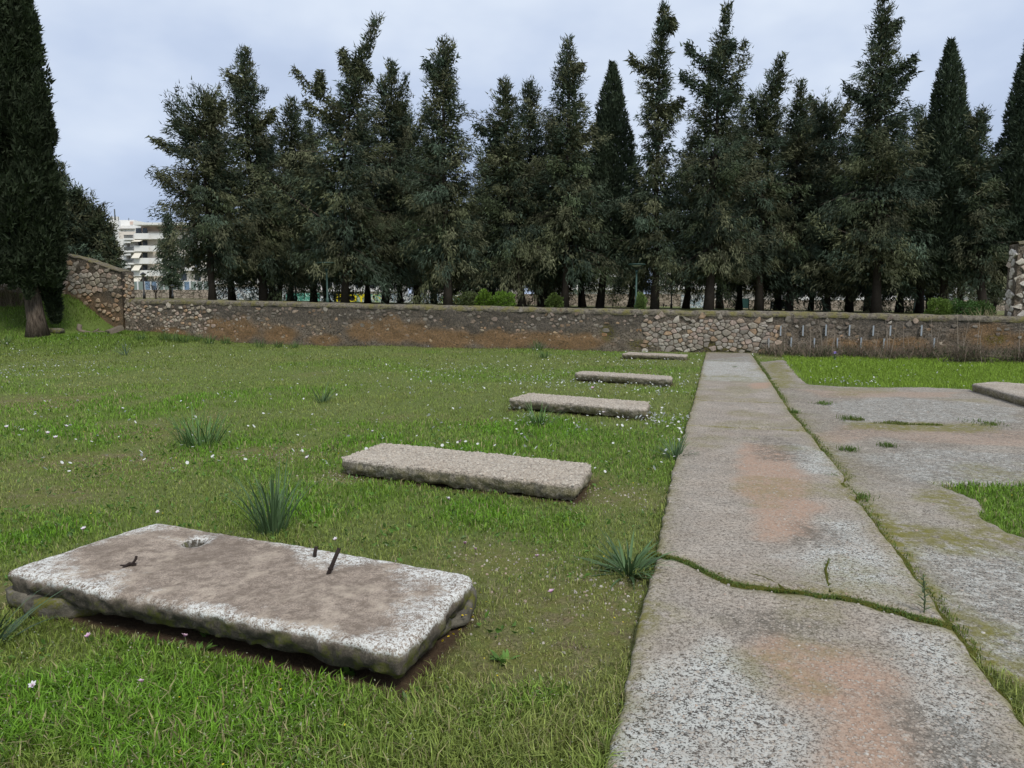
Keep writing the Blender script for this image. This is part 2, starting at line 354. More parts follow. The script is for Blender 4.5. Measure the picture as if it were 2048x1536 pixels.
M['rail'] = plain('dark_balcony_rail', (.11, .12, .12), .6, .4, .2, 1)
M['awning'] = plain('cream_awning_cloth', (.70, .66, .56), .9, .1, .1, 1)
M['fence_white'] = plain('white_fence_metal', (.65, .66, .64), .6, .4, .1, 2)
M['fence_panel'] = plain('green_grey_fence_panel', (.20, .25, .22), .5, .4, .25, .6)
M['blue'] = plain('blue_panel', (.16, .24, .34), .6, .4, .2, 1)
M['yellow_paint'] = plain('yellow_spray_paint', (.80, .68, .02), .8, .2, .08, 3)
M['black_paint'] = plain('black_spray_paint', (.03, .028, .03), .8, .2, .3, 3)
M['teal'] = plain('teal_panel', (.16, .36, .33), .7, .3, .15, 2)
M['soil'] = plain('bare_soil', (.11, .075, .05), .97, .1, .5, 30, 1.0)
t = NT('moss', .98, .05); p = t.pos(); M['moss'] = t.done(t.mix(t.noise(40, 4, .7, p), (.055, .065, .012), (.17, .165, .035)), t.bump(t.noise(120, 4, .7, p), 1, .02))
def graffiti(name, base, marks, seed, scale):
    t = NT(name, .9, .15); p = t.pos(False, (1, 0.2, 1)); c = t.mix(t.noise(.6, 4, .6, p), tuple(x * .8 for x in base), base)
    for k, (col, sc, wd) in enumerate(marks):
        mp = t.n('ShaderNodeMapping'); mp.inputs['Location'].default_value = (seed * 3.1 + k * 7.7, 0, k * 2.3); t.l(p, mp.inputs[0])
        n = t.noise(sc * scale, 3, .55, mp.outputs[0], 1.4); st = t.ma('ABSOLUTE', t.ma('SUBTRACT', n, .5))
        c = t.mix(t.ramp(st, [(wd * .6, 1.0), (wd, 0.0)]), c, col)
    return t.done(c)
M['graf_bw'] = graffiti('graffiti_black_on_white', (.66, .68, .66), [((.05, .05, .06), 1.6, .045), ((.35, .45, .5), .9, .03), ((.04, .04, .05), 2.6, .03)], 1, 1.0)
M['graf_teal'] = graffiti('graffiti_teal', (.12, .40, .30), [((.02, .16, .12), 1.5, .05), ((.45, .68, .56), 2.2, .025)], 2, 1.0)
M['graf_mix'] = graffiti('graffiti_green_yellow', (.55, .64, .55), [((.10, .35, .2), 1.2, .05), ((.6, .55, .1), .8, .03), ((.06, .06, .07), 2.2, .03)], 3, 1.0)
t = NT('far_rubble', .95, .1); p = t.pos(False, (1, 1, 1.6)); v = t.voro(2.6, p, 'F1'); c = t.mix(t.noise(2, 4, .6, p), (.20, .16, .12), (.42, .37, .31)); c = t.mix(.5, c, t.mix(v.outputs['Color'], (.18, .14, .10), (.50, .42, .34)))
c = t.mix(t.ramp(t.voro(2.6, p, 'DISTANCE_TO_EDGE').outputs['Distance'], [(.02, 1.0), (.09, 0.0)]), c, (.09, .075, .055)); M['far_rubble'] = t.done(c)

# ------------------------------------------------------------------ plan of path, pavement, slabs
PLpx = [(1412, 705), (1399, 755), (1385, 810), (1372, 855), (1345, 940), (1336, 985), (1325, 1040), (1315, 1105), (1291, 1190), (1271, 1270), (1247, 1390), (1228, 1450), (1205, 1536)]
PRpx = [(1501, 705.6), (1534, 753), (1563, 797), (1583, 828), (1600, 843), (1618, 866), (1641, 895), (1665, 921), (1681, 940), (1688, 953), (1680, 963), (1690, 973), (1708, 979), (1714, 988), (1708, 998), (1727, 1012), (1760, 1060), (1788, 1093), (1833, 1157), (1862, 1194), (1889, 1232), (1912, 1261), (1945, 1306), (1995, 1373), (2048, 1447)]
def edge_fn(px, seed):
    q = sorted([snp(a, b, .05)[::-1] for a, b in px]); n = np.array([a for a, _ in q]); s = np.array([b for _, b in q])
    s0 = s[0] + (s[3] - s[0]) / (n[3] - n[0]) * (-26 - n[0]) * .3
    n = np.concatenate([[-26], n]); s = np.concatenate([[s0], s])
    return lambda x: np.interp(x, n, s) + (fb2(np.asarray(x), np.asarray(x) * 0, 6.0, seed, 3) - .5) * .035
RL = edge_fn(PLpx, 1); RR = edge_fn(PRpx, 2)
PATH_FAR = snp(1455, 704.5, .05)[1]; PATH_NEAR = -25.2
CRK = [snp(*q, .05) for q in [(1300, 1105), (1345, 1114), (1378, 1124), (1415, 1145), (1465, 1166), (1510, 1172), (1556, 1178), (1597, 1182), (1639, 1190), (1680, 1192), (1722, 1201), (1755, 1211), (1796, 1221), (1829, 1232), (1862, 1240), (1905, 1250)]]
pav_px = [(1597, 757), (1618, 771), (1665, 773.5), (1738, 776), (1848, 776), (1939, 780), (2048, 812), (2200, 850), (2600, 960)]
PAVE = [snp(1528, 724), snp(1568, 720)] + [snp(*q) for q in pav_px]
far_s = PAVE[-1][0]
PAVE += [(far_s, -25.2)]
nn = np.linspace(-25.2, PAVE[0][1], 120); gap = -.06 + .06 * vn2(nn, nn * 0, .9, 4) + .20 * sst(-19.9, -20.6, nn)
PAVE += [(float(RR(a) + g_), float(a)) for a, g_ in zip(nn, gap)]
NEARG = [snp(*q) for q in [(1862, 968), (1903, 976), (1939, 998), (1961, 1023), (1976, 1045), (2005, 1067), (2048, 1078), (2300, 1130), (2600, 1100), (2600, 965), (2048, 969), (1939, 967)]]
MOSSG = [snp(*q) for q in [(1685, 841), (1730, 838), (1800, 843), (1900, 844), (1960, 846), (1995, 851), (1985, 857), (1900, 854), (1800, 852), (1740, 848)]]
SLABS = [  # px corners FL, BL, BR, FR of the top; top height; thickness
    dict(px=[(10, 1140), (312, 1042), (952, 1148), (806, 1300)], z=.21, th=.12),
    dict(px=[(678, 915), (765, 884), (1186, 926), (1157, 970)], z=.145, th=.13),
    dict(px=[(1017, 796), (1060, 785), (1301, 803), (1291, 818)], z=.15, th=.13),
    dict(px=[(1148, 746), (1163, 741), (1346, 752), (1342, 757.5)], z=.15, th=.13),
    dict(px=[(1243, 707), (1256, 703.5), (1377, 708.5), (1372, 711.5)], z=.12, th=.11)]
for s_ in SLABS: s_['c'] = np.array([gz(a, b, s_['z'])[:2] for a, b in s_['px']])
rc = gz(1945, 766, .16)[:2]; SL6 = np.array([rc, rc + NW * .78, rc + NW * .78 + UW * 2.1, rc + UW * 2.1]) ; a_ = gz(2048, 800, .16)[:2]
SL6 = np.array([gz(1943, 766, .16)[:2], gz(1990, 762, .16)[:2], gz(2330, 790, .16)[:2], gz(2330, 868, .16)[:2]])
SLABS.append(dict(px=None, z=.16, th=.15, c=SL6))

def park_z(x, y):
    return 1.36 - .018 * x - .28 * (1 - sst(24, 42, y)) + .0 * y
def ground_z(x, y):
    s, n = to_sn(np.stack([np.asarray(x, float), np.asarray(y, float)], -1))
    dl = RL(n) - s
    z = -.012 + (fb2(x, y, .45, 3, 2) - .5) * .09 * sst(.2, 3.0, dl) + (fb2(x, y, 3.2, 9, 2) - .5) * .03 * sst(.1, 1.0, dl)
    z = z + .42 * sst(-16.5, -23.4, s) * sst(-7, -.6, n) + 1.45 * sst(-23.3, -26.1, s + (n + .4) * -.12) * sst(-6.2, -.5, n)
    z = z + .5 * sst(-27, -40, s) * sst(-12, -3, n)
    return z
def ground_hit(px, py):
    d = ray(px, py); lo = 2.0
    for t in np.arange(2.0, 60, .05):
        P = d * t + np.array([0, 0, EYE])
        if P[2] <= float(ground_z(P[0], P[1])): return np.array([P[0], P[1], float(ground_z(P[0], P[1]))])
    return None
BARE = [(1130, 1215, .62), (1230, 1170, .35), (260, 930, .9), (120, 985, .6), (692, 950, .32), (1235, 990, .5), (20, 1180, .3), (870, 1290, .25), (560, 905, .6), (1180, 960, .35), (300, 860, .9), (60, 800, 1.2), (1040, 1300, .5), (1000, 1120, .45)]
LUSH = [(300, 1480, .75), (60, 1420, .7), (520, 1400, .5), (1150, 1420, .35), (220, 860, 1.6), (600, 880, 1.2), (1010, 860, 1.0), (960, 1020, .5), (330, 800, 2.0), (150, 690, 2.5), (620, 1010, .5), (250, 670, 2.5), (1250, 1500, .4), (900, 900, .7), (60, 1060, .5), (1200, 1060, .5), (40, 660, 3.0)]
def field(lst, x, y):
    v = np.zeros_like(np.asarray(x, float))
    for px, py, r in lst:
        c = gz(px, py)[:2]; v = np.maximum(v, np.exp(-(((x - c[0]) ** 2 + (y - c[1]) ** 2) / r ** 2)))
    return v
RLAWN = [snp(*q) for q in [(1568, 720), (1599, 757), (1618, 771), (1738, 776), (1939, 780), (2500, 900), (2500, 712), (1700, 712), (1560, 708)]]
def lawn_maps(x, y):
    s, n = to_sn(np.stack([x, y], -1)); nz = fb2(x, y, .8, 21, 3)
    bare = np.clip(field(BARE, x, y) * 1.1 + .7 * sst(.62, .82, nz) - .1, 0, 1)
    lush = np.clip(field(LUSH, x, y) * sst(.25, .55, fb2(x, y, 1.6, 31, 2)) * 1.2 + .5 * sst(.55, .72, fb2(x, y, .5, 41, 3)), 0, 1)
    P = np.stack([s, n], -1); rl = inpoly(P, RLAWN) | (s > 9) & (n > -9.5) & (n < -1.0); ng = inpoly(P, NEARG)
    berm = sst(-17, -22, s) * sst(-8, -3, n)
    lush = np.clip(np.maximum(lush, rl * 1.0), 0, 1); lush = np.maximum(lush, ng * .75); lush = np.maximum(lush, berm * .75 * sst(.3, .5, nz + .1)); bare = np.where(rl | ng, 0, bare)
    for sl in SLABS[:2]:
        sdv = polysd(np.stack([x, y], -1).reshape(-1, 2), sl['c']).reshape(np.shape(x)); bare = np.maximum(bare, .6 * sst(-.04, .01, sdv))
    return bare, lush

# ================================================================== SETTING: lawn, park ground, path, pavement
def axis_grid(a, b, focus, fine, coarse, spread):
    r = [a]
    while r[-1] < b:
        dd = abs(r[-1] - focus); r.append(r[-1] + fine + (coarse - fine) * min(1, (dd / spread) ** 1.3))
    r[-1] = b; return np.array(r)
cs, cn = to_sn(np.array([0.0, 3.2]))
gs = axis_grid(-60, 45, float(cs), .07, 1.2, 28); gn = axis_grid(-45, .28, float(cn), .07, .45, 14)
S_, N_ = np.meshgrid(gs, gn, indexing='ij'); XY = from_sn(S_.ravel(), N_.ravel()); gzv = ground_z(XY[:, 0], XY[:, 1]); b_, l_ = lawn_maps(XY[:, 0], XY[:, 1])
soil_shade_ = np.zeros(len(XY))
for sl in SLABS: soil_shade_ = np.maximum(soil_shade_, sst(-.05, .0, polysd(XY, sl['c'])))  # bare soil under the slabs, darkened to paint the shaded void there
lawn = link('lawn', mk('lawn', np.column_stack([XY, gzv]), grid_q(len(gs), len(gn)), True, bare=b_, lush=l_, soil=soil_shade_), mat=M['lawn']); tag(lawn, 'green lawn of the walled yard', kind='structure')
xs = np.array([-2500, -800, -300, -150, -90] + list(np.arange(-80, 81, 4.0)) + [90, 150, 300, 800, 2500]); ns = np.array([.27, 1, 2, 4, 6, 9, 12, 16, 20, 25, 30, 36, 44, 60, 90, 150, 300, 800, 2500.])
S_, N_ = np.meshgrid(xs, ns, indexing='ij'); XY = from_sn(S_.ravel(), N_.ravel()); zz = park_z(np.clip(XY[:, 0], -60, 50), XY[:, 1]) - .06 * (fb2(XY[:, 0], XY[:, 1], .2, 5, 2))
park = link('park_ground', mk('park_ground', np.column_stack([XY, zz]), grid_q(len(xs), len(ns)), True), mat=M['park']); tag(park, 'grassy park ground behind the low wall', kind='structure')
S_, N_ = np.meshgrid(np.array([-2500, -60.5, 45.5, 2500]), np.array([-2500, -45.5, .25]), indexing='ij')
# outer ground round the yard, so that no edge shows from another position
og = []
for (s0, s1, n0, n1) in ((-2500, 2500, -2500, -44.9), (-2500, -59.9, -44.9, .26), (44.9, 2500, -44.9, .26)):
    og.append(np.column_stack([from_sn(np.array([s0, s1, s1, s0]), np.array([n0, n0, n1, n1])), np.full(4, -.06)]))
outer = link('outer_ground', mk('outer_ground', np.concatenate(og), np.arange(12).reshape(3, 4)), mat=M['park']); tag(outer, 'ground outside the yard', kind='structure')

SAL = [[(1505, 1300), (1560, 1275), (1690, 1300), (1770, 1350), (1790, 1420), (1860, 1536), (1900, 1640), (1600, 1640), (1645, 1536), (1655, 1440), (1560, 1370)], [(1490, 885), (1560, 895), (1600, 950), (1640, 1010), (1625, 1075), (1520, 1075), (1490, 1000), (1465, 930)], [(1500, 768), (1548, 763), (1540, 777), (1505, 778)]]
LIC = [[(1215, 1440), (1290, 1330), (1440, 1290), (1560, 1370), (1650, 1440), (1645, 1536), (1600, 1640), (1150, 1640)], [(1560, 1100), (1640, 1030), (1740, 1050), (1830, 1160), (1800, 1200), (1650, 1180)], [(1800, 1260), (1900, 1270), (2048, 1460), (2048, 1640), (1860, 1560), (1800, 1420)], [(1640, 900), (1690, 950), (1600, 950), (1560, 880)], [(1400, 720), (1500, 712), (1545, 765), (1400, 760)]]
DRK = [[(1430, 1230), (1560, 1215), (1690, 1250), (1660, 1285), (1500, 1275)], [(1780, 1400), (1960, 1440), (2048, 1560), (1850, 1560)], [(1500, 870), (1600, 880), (1640, 930), (1520, 920)], [(1590, 1040), (1680, 1060), (1640, 1100), (1580, 1090)], [(1412, 705), (1500, 705), (1515, 725), (1408, 722)]]
def polymask(P, polys, soft, amp, seed):
    v = np.zeros(len(P)); nz = (fb2(P[:, 0], P[:, 1], 3.0, seed, 4) - .5) * amp
    for pl in polys:
        c = [snp(*q, .05) for q in pl]; v = np.maximum(v, sst(-soft, soft, polysd(P, c) + nz))
    return v
def path_panel(q0, q1, rows, cols, top=.05):
    k = np.concatenate([[0, .006, .014], np.linspace(.03, .97, cols), [.986, .994, 1]]); v = np.concatenate([[0], np.linspace(.012, .988, rows), [1]])
    K, Vv = np.meshgrid(k, v, indexing='ij'); A = q0(K); B = q1(K); n = A + (B - A) * Vv; s = RL(n) + (RR(n) - RL(n)) * K
    de = np.minimum(np.minimum(K, 1 - K) * 1.4, np.minimum(Vv, 1 - Vv) * np.abs(B - A))
    z = top + (fb2(s, n, 1.2, 51, 2) - .5) * .018 + (fb2(s, n, 14, 52, 2) - .5) * .008 - .016 * np.exp(-de / .012)
    XY = from_sn(s.ravel(), n.ravel()); V = np.column_stack([XY, z.ravel()]); nu, nv = K.shape; Q = grid_q(nu, nv)
    i = np.arange(nu * nv).reshape(nu, nv); loop = np.concatenate([i[:, 0], i[-1, 1:], i[-2::-1, -1], i[0, -2:0:-1]])
    Bt = V[loop].copy(); Bt[:, 2] = -.10; nb = len(loop); b0 = len(V); j = np.arange(nb); j2 = (j + 1) % nb
    Q2 = np.stack([loop[j2], loop[j], b0 + j, b0 + j2], 1)
    P = np.stack([s.ravel(), n.ravel()], 1); f = lambda a: np.concatenate([a, np.full(nb, .3)])
    moss = np.exp(-de.ravel() / .05) * .8 + .6 * sst(-.5, 0, n.ravel() - PATH_FAR) + .4 * sst(.6, .75, fb2(P[:, 0], P[:, 1], 1.3, 55, 3))
    return mk('panel', np.concatenate([V, Bt]), np.concatenate([Q, Q2]), True, salmon=f(polymask(P, SAL, .10, .28, 61)), lichen=f(np.maximum(polymask(P, LIC, .15, .35, 62), .25)), dark=f(np.maximum(polymask(P, DRK, .12, .3, 63), .12)), moss=f(np.clip(moss, 0, 1)))
path = empty('path', (0, 0, 0), kind='structure'); path['label'] = 'long concrete path running to the wall'
ck_s = np.array([c_[0] for c_ in CRK]); ck_n = np.array([c_[1] for c_ in CRK])
def crack(off):
    def fn(K):
        n0 = np.interp(K, [0, 1], [ck_n[0], ck_n[-1]])
        for _ in range(3): s = RL(n0) + (RR(n0) - RL(n0)) * K; n0 = np.interp(s, ck_s, ck_n)
        return n0 + off + (fb2(s * 1.0, s * 0, 9, 71, 3) - .5) * .05 + off * 1.2 * (vn2(s, s * 0, 5, 77) - .3)
    return fn
def joint(nv, seed, off): return lambda K: nv + off + (fb2(K * 1.4, K * 0, 3, seed, 3) - .5) * .12
const = lambda nv: (lambda K: nv + 0 * K)
JN = [snp(1370, 850, .05)[1], snp(1385, 800, .05)[1], snp(1400, 752, .05)[1]]
for q0, q1, r_, c_ in ((const(PATH_NEAR), crack(-.014), 150, 70), (crack(.014), joint(JN[0], 81, -.006), 170, 46), (joint(JN[0], 81, .006), joint(JN[1], 82, -.006), 60, 30), (joint(JN[1], 82, .006), joint(JN[2], 83, -.006), 60, 30), (joint(JN[2], 83, .006), const(PATH_FAR), 60, 30)):
    link('panel', path_panel(q0, q1, r_, c_), path, M['path'])
# moss and soil in the cracks
def ribbon(pts, w, z, seed, name, mat, parent=None, n=120, bump=.012):
    pts = np.array(pts, float); L_ = np.concatenate([[0], np.cumsum(np.hypot(*np.diff(pts, axis=0).T))]); tt = np.linspace(0, L_[-1], n)
    C = np.stack([np.interp(tt, L_, pts[:, i]) for i in (0, 1)], 1); T = np.gradient(C, axis=0); T /= np.linalg.norm(T, axis=1)[:, None]; Nn = np.stack([-T[:, 1], T[:, 0]], 1)
    ww = w * np.clip(2.6 * fb2(tt, tt * 0, 7, seed, 3) - .55, .08, 2); ks = np.linspace(-1, 1, 7); S = C[:, None] + Nn[:, None] * (ks[None, :, None] * ww[:, None, None])
    XY = from_sn(S[..., 0].ravel(), S[..., 1].ravel()); hz = z + (bump * (1 - ks[None] ** 2) * (.3 + 1.4 * fb2(tt, tt * 0, 11, seed + 1, 2))[:, None]).ravel() + (RG.random(len(XY)) - .5) * .004
    return link(name, mk(name, np.column_stack([XY, hz]), grid_q(n, 7), True), parent, mat)
tag(ribbon(CRK, .026, .038, 91, 'moss_strip', M['moss'], path), kind='stuff')
crk2 = [snp(*q, .05) for q in [(1660, 1184), (1654, 1160), (1651, 1140), (1658, 1118)]]; tag(ribbon(crk2, .009, .049, 92, 'moss_strip', M['moss'], path, 40, .008), kind='stuff')
crk3 = [snp(*q, .05) for q in [(1436, 1148), (1470, 1141), (1523, 1153), (1556, 1168), (1570, 1180)]]; tag(ribbon(crk3, .006, .049, 93, 'moss_strip', M['moss'], path, 50, .006), kind='stuff')
gapc = [(float(RR(a) + .012), float(a)) for a in np.linspace(-23.5, PATH_FAR - .6, 200)]
tag(ribbon(gapc, .028, .010, 94, 'moss_strip', M['moss'], path, 500, .012), kind='stuff')

# pavement: sheet with an uneven outline
st = .05; ps = np.arange(-6, 9.5, st); pn = np.arange(-25.2, -1.2, st)
S_, N_ = np.meshgrid(ps, pn, indexing='ij'); P = np.stack([S_.ravel(), N_.ravel()], 1); wob = np.stack([fb2(P[:, 0], P[:, 1], 4, 101, 2) - .5, fb2(P[:, 0], P[:, 1], 4, 102, 2) - .5], 1) * .14
near_ = (P[:, 0] > RR(P[:, 1]) - .2); sd_p = np.full(len(P), -1.0); sd_p[near_] = np.minimum(polysd(P[near_] + wob[near_], PAVE), -polysd(P[near_] + wob[near_], NEARG))
Q = grid_q(len(ps), len(pn)); keep = (sd_p[Q] > -.12).all(1); Q = Q[keep]; use = np.unique(Q); remap = np.full(len(P), -1); remap[use] = np.arange(len(use)); Pp = P[use]
zz = np.clip(sd_p[use] * .9, -.06, .014) + (fb2(Pp[:, 0], Pp[:, 1], 1.0, 103, 2) - .5) * .016 + (fb2(Pp[:, 0], Pp[:, 1], 10, 104, 2) - .5) * .006
TAN = [[(1620, 866), (1690, 845), (1800, 852), (2048, 856), (2400, 870), (2400, 905), (2048, 888), (1880, 880), (1760, 870), (1680, 880)], [(1600, 775), (1760, 778), (1920, 780), (1900, 790), (1640, 790)]]
PLI = [[(1690, 900), (1850, 890), (2100, 900), (2100, 965), (1860, 970), (1760, 940)], [(1640, 800), (1800, 790), (2048, 810), (2048, 840), (1700, 838)], [(1820, 1080), (2048, 1100), (2400, 1300), (2100, 1440), (1900, 1220)]]
PMO = [[(1690, 980), (1760, 1000), (1900, 1190), (2048, 1400), (1960, 1340), (1780, 1100)], [(1800, 1040), (1950, 1060), (2048, 1100), (1900, 1090)], [(1680, 838), (2000, 842), (2000, 860), (1700, 852)], [(1530, 722), (1560, 722), (1590, 760), (1555, 770)], [(1880, 960), (2048, 1080), (2048, 1110), (1850, 990)], [(1900, 1180), (2048, 1250), (2048, 1300), (1960, 1270)]]
XY = from_sn(Pp[:, 0], Pp[:, 1])
pav = link('pavement', mk('pavement', np.column_stack([XY, zz]), remap[Q], True, salmon=polymask(Pp, TAN, .12, .3, 111) * .7, lichen=np.maximum(polymask(Pp, PLI, .2, .5, 112), .35), dark=np.maximum(polymask(Pp, PLI, .3, .8, 113) * .8, .25 + .5 * sst(.45, .65, fb2(Pp[:, 0], Pp[:, 1], .8, 118, 3))), moss=np.clip(1.15 * np.exp(-np.clip(Pp[:, 0] - RR(Pp[:, 1]), 0, 9) / (.05 + .12 * vn2(Pp[:, 1], Pp[:, 1] * 0, 1.5, 117))) + polymask(Pp, PMO, .15, .4, 114) * .9 + .5 * sst(.58, .72, fb2(Pp[:, 0], Pp[:, 1], .9, 115, 3)), 0, 1)), mat=M['pave'])
tag(pav, 'worn concrete pavement to the right of the path', kind='structure')

def pebbles(P, z, r, cols, name, parent=None, mat=None):
    """half-sunk flattened pebbles joined into one mesh"""
    n = len(P); k = 5; an = np.arange(k) * 2 * math.pi / k; ph = RG.random(n) * 6.28; el = .55 + .45 * RG.random(n)
    a = an[None] + .25 * RG.random((n, k)); rx = r[:, None] * (.8 + .4 * RG.random((n, k))); x = np.cos(a) * rx; y = np.sin(a) * rx * el[:, None]
    c, s = np.cos(ph)[:, None], np.sin(ph)[:, None]; X = x * c - y * s; Y = x * s + y * c; h = r * (.28 + .25 * RG.random(n))
    base = np.stack([P[:, :1] + X, P[:, 1:2] + Y, np.broadcast_to(z[:, None] - .004, X.shape)], -1); up = np.stack([P[:, :1] + X * .62, P[:, 1:2] + Y * .62, np.broadcast_to((z + h)[:, None], X.shape)], -1)
    top = np.column_stack([P, z + h * 1.18])[:, None]; V = np.concatenate([base, up, top], 1).reshape(-1, 3); o = (np.arange(n) * (2 * k + 1))[:, None]; j = np.arange(k); j2 = (j + 1) % k
    Q = np.stack([j, j2, j2 + k, j + k], 1); T = np.stack([j + k, j2 + k, np.full(k, 2 * k)], 1)
    Qa = (o[:, None] + Q[None]).reshape(-1, 4); Ta = (o[:, None] + T[None]).reshape(-1, 3)
    me = mk(name, V, [Qa, Ta], True, col=np.repeat(cols, 2 * k + 1, 0)); ob = link(name, me, parent, mat or M['pebble']); return tag(ob, kind='stuff')
def pebcols(n, pal=((.44, .40, .34), (.36, .30, .24), (.31, .29, .27), (.38, .25, .18), (.20, .18, .16), (.52, .49, .44))):
    return np.array(pal)[RG.integers(0, len(pal), n)] * (.75 + .5 * RG.random((n, 1)))
n = 9000; q = PATH_NEAR + 3.2 + 6.5 * RG.random(n) ** 1.6; k = .01 + .98 * RG.random(n); s = RL(q) + (RR(q) - RL(q)) * k
keep = RG.random(n) < (.35 + .65 * np.maximum(polymask(np.stack([s, q], 1), SAL + [LIC[2]], .1, .3, 61), .35 * sst(.4, .6, fb2(s, q, 2, 121, 2)))); keep &= np.abs(q - np.interp(s, ck_s, ck_n)) > .05; s, q = s[keep], q[keep]
pebbles(from_sn(s, q), np.full(len(s), .047) + (fb2(s, q, 1.2, 51, 2) - .5) * .018, .003 + .010 * RG.random(len(s)) ** 2.4, pebcols(len(s)), 'exposed_aggregate', path)
n = 5000; d_ = PATH_NEAR + 3 + 12 * RG.random(n) ** 1.5; s = RR(d_) + .15 + 4.5 * RG.random(n); P = np.stack([s, d_], 1); ok = inpoly(P, PAVE) & ~inpoly(P, NEARG) & (polysd(P, PAVE) > .1); s, d_ = s[ok], d_[ok]
pebbles(from_sn(s, d_), np.full(len(s), .010) + (fb2(s, d_, 1.0, 103, 2) - .5) * .016, .005 + .011 * RG.random(len(s)) ** 2, pebcols(len(s)), 'exposed_aggregate', pav)

# ================================================================== SLABS
def slab_mesh(c, z, th, nu, nv, rough, ragged, hole=None, tilt=(0, 0), seed=0, chip=.03, undercut=.05):
    u = np.linspace(0, 1, nu); v = np.linspace(0, 1, nv); U, Vv = np.meshgrid(u, v, indexing='ij')
    P = (c[0] * ((1 - U) * (1 - Vv))[..., None] + c[1] * ((1 - U) * Vv)[..., None] + c[3] * (U * (1 - Vv))[..., None] + c[2] * (U * Vv)[..., None])
    Lu = np.linalg.norm(c[3] - c[0]); Lv = np.linalg.norm(c[1] - c[0]); cen = c.mean(0)
    de = np.minimum(np.minimum(U, 1 - U) * Lu, np.minimum(Vv, 1 - Vv) * Lv)
    dc = np.hypot(np.minimum(U, 1 - U) * Lu, np.minimum(Vv, 1 - Vv) * Lv)      # round the corners a little
    x, y = P[..., 0], P[..., 1]
    wob = (fb2(x, y, 5, seed + 1, 3) - .5) * chip * 2 * np.exp(-de / .06) + np.exp(-dc / .05) * .03
    P = P + (cen - P) / (np.linalg.norm(cen - P, axis=-1, keepdims=True) + 1e-6) * wob[..., None]
    zt = z + (fb2(x, y, 2.0, seed + 2, 2) - .5) * .014 + (fb2(x, y, 22, seed + 3, 2) - .5) * rough + tilt[0] * (U - .5) + tilt[1] * (Vv - .5) - .022 * np.exp(-de / .014)
    if hole is not None:
        dh = np.hypot(x - hole[0], (y - hole[1])); zt = zt - .10 * sst(.060, .048, dh) - .010 * sst(.11, .06, dh)
    V = np.concatenate([P, zt[..., None]], -1).reshape(-1, 3); Q = grid_q(nu, nv); i = np.arange(nu * nv).reshape(nu, nv)
    loop = np.concatenate([i[:, 0], i[-1, 1:], i[-2::-1, -1], i[0, -2:0:-1]]); nb = len(loop); B0 = V[loop]; outw = B0[:, :2] - cen; 
    # outward direction per edge
    Tn = np.roll(B0[:, :2], -1, 0) - np.roll(B0[:, :2], 1, 0); Nn = np.stack([Tn[:, 1], -Tn[:, 0]], 1); Nn /= np.linalg.norm(Nn, axis=1)[:, None] + 1e-9; Nn *= np.sign((Nn * outw).sum(1))[:, None]
    Vs = [V]; Qs = [Q]; prev = loop; base = len(V); arc = np.arange(nb); L_ = np.concatenate([[0], np.cumsum(np.linalg.norm(np.diff(B0[:, :2], axis=0), axis=1))])
    rag = (fb2(L_, L_ * 0, 3.2, seed + 5, 4) - .45) * ragged
    for kk, fr in enumerate((.12, .3, .5, .7, .88, 1.0)):
        off = .008 * math.sin(fr * 3) - undercut * fr ** 2.2 + (vn2(L_, np.full(nb, fr * 9), 22, seed + 6) - .5) * .03 + (vn2(L_, np.full(nb, fr * 4), 7, seed + 7) - .5) * .045 * fr
        R = np.column_stack([B0[:, :2] + Nn * off[:, None], B0[:, 2] - fr * (th + rag)]); Vs.append(R); ids = base + arc; j2 = (arc + 1) % nb
        Qs.append(np.stack([prev[j2], prev, ids, ids[j2]], 1)); prev = ids; base += nb
    Vs.append(np.array([[cen[0], cen[1], z - th]])); T = np.stack([prev[(arc + 1) % nb], prev, np.full(nb, base)], 1); Vall = np.concatenate(Vs)
    edge = np.concatenate([((np.exp(-de / .11) * (.35 + 1.1 * fb2(x, y, 1.9, seed + 31, 2)) + (0 if hole is None else sum(w_ * np.exp(-((x - gz(a_, b_, z)[0]) ** 2 + (y - gz(a_, b_, z)[1]) ** 2) / r_ ** 2) for a_, b_, r_, w_ in ((640, 1108, .16, .8), (720, 1118, .16, .7), (860, 1150, .22, .7), (90, 1135, .2, .6), (200, 1160, .16, .6), (420, 1225, .12, .4), (860, 1230, .2, .45), (780, 1290, .14, .6), (300, 1060, .12, .4))))).ravel() + (0 if hole is None else .75 * np.exp(-(np.hypot(x - hole[0], y - hole[1]).ravel() / .13) ** 2))), np.repeat([.5, .1, 0, 0, 0, 0], nb), [0]]); side = np.concatenate([np.zeros(nu * nv) if hole is None else 1.0 * (np.hypot(x - hole[0], y - hole[1]).ravel() < .0615), np.repeat([.45, .9, 1, 1, 1, 1], nb), [1]])  # side mask also covers the hole, painting its shaded interior dark
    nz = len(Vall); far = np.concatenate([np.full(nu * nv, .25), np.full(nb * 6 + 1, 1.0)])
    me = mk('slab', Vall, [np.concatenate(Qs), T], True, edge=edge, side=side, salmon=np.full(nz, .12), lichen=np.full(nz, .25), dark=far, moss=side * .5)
    return me, (x, y, zt, de)
sl_lab = ['large smooth concrete slab with rusty rebar, raised on rocks, in the foreground', 'second concrete slab with pebbly top, lying behind the rebar slab', 'third concrete slab from the front, with pebbly top, lying in the lawn', 'fourth concrete slab from the front, thin and pale, lying in flowery lawn', 'farthest and smallest looking concrete slab, lying close to the low wall', 'pale concrete slab cut off by the right edge, beside bright grass']
hole_xy = gz(388, 1083, .21)[:2]
slab_objs = []
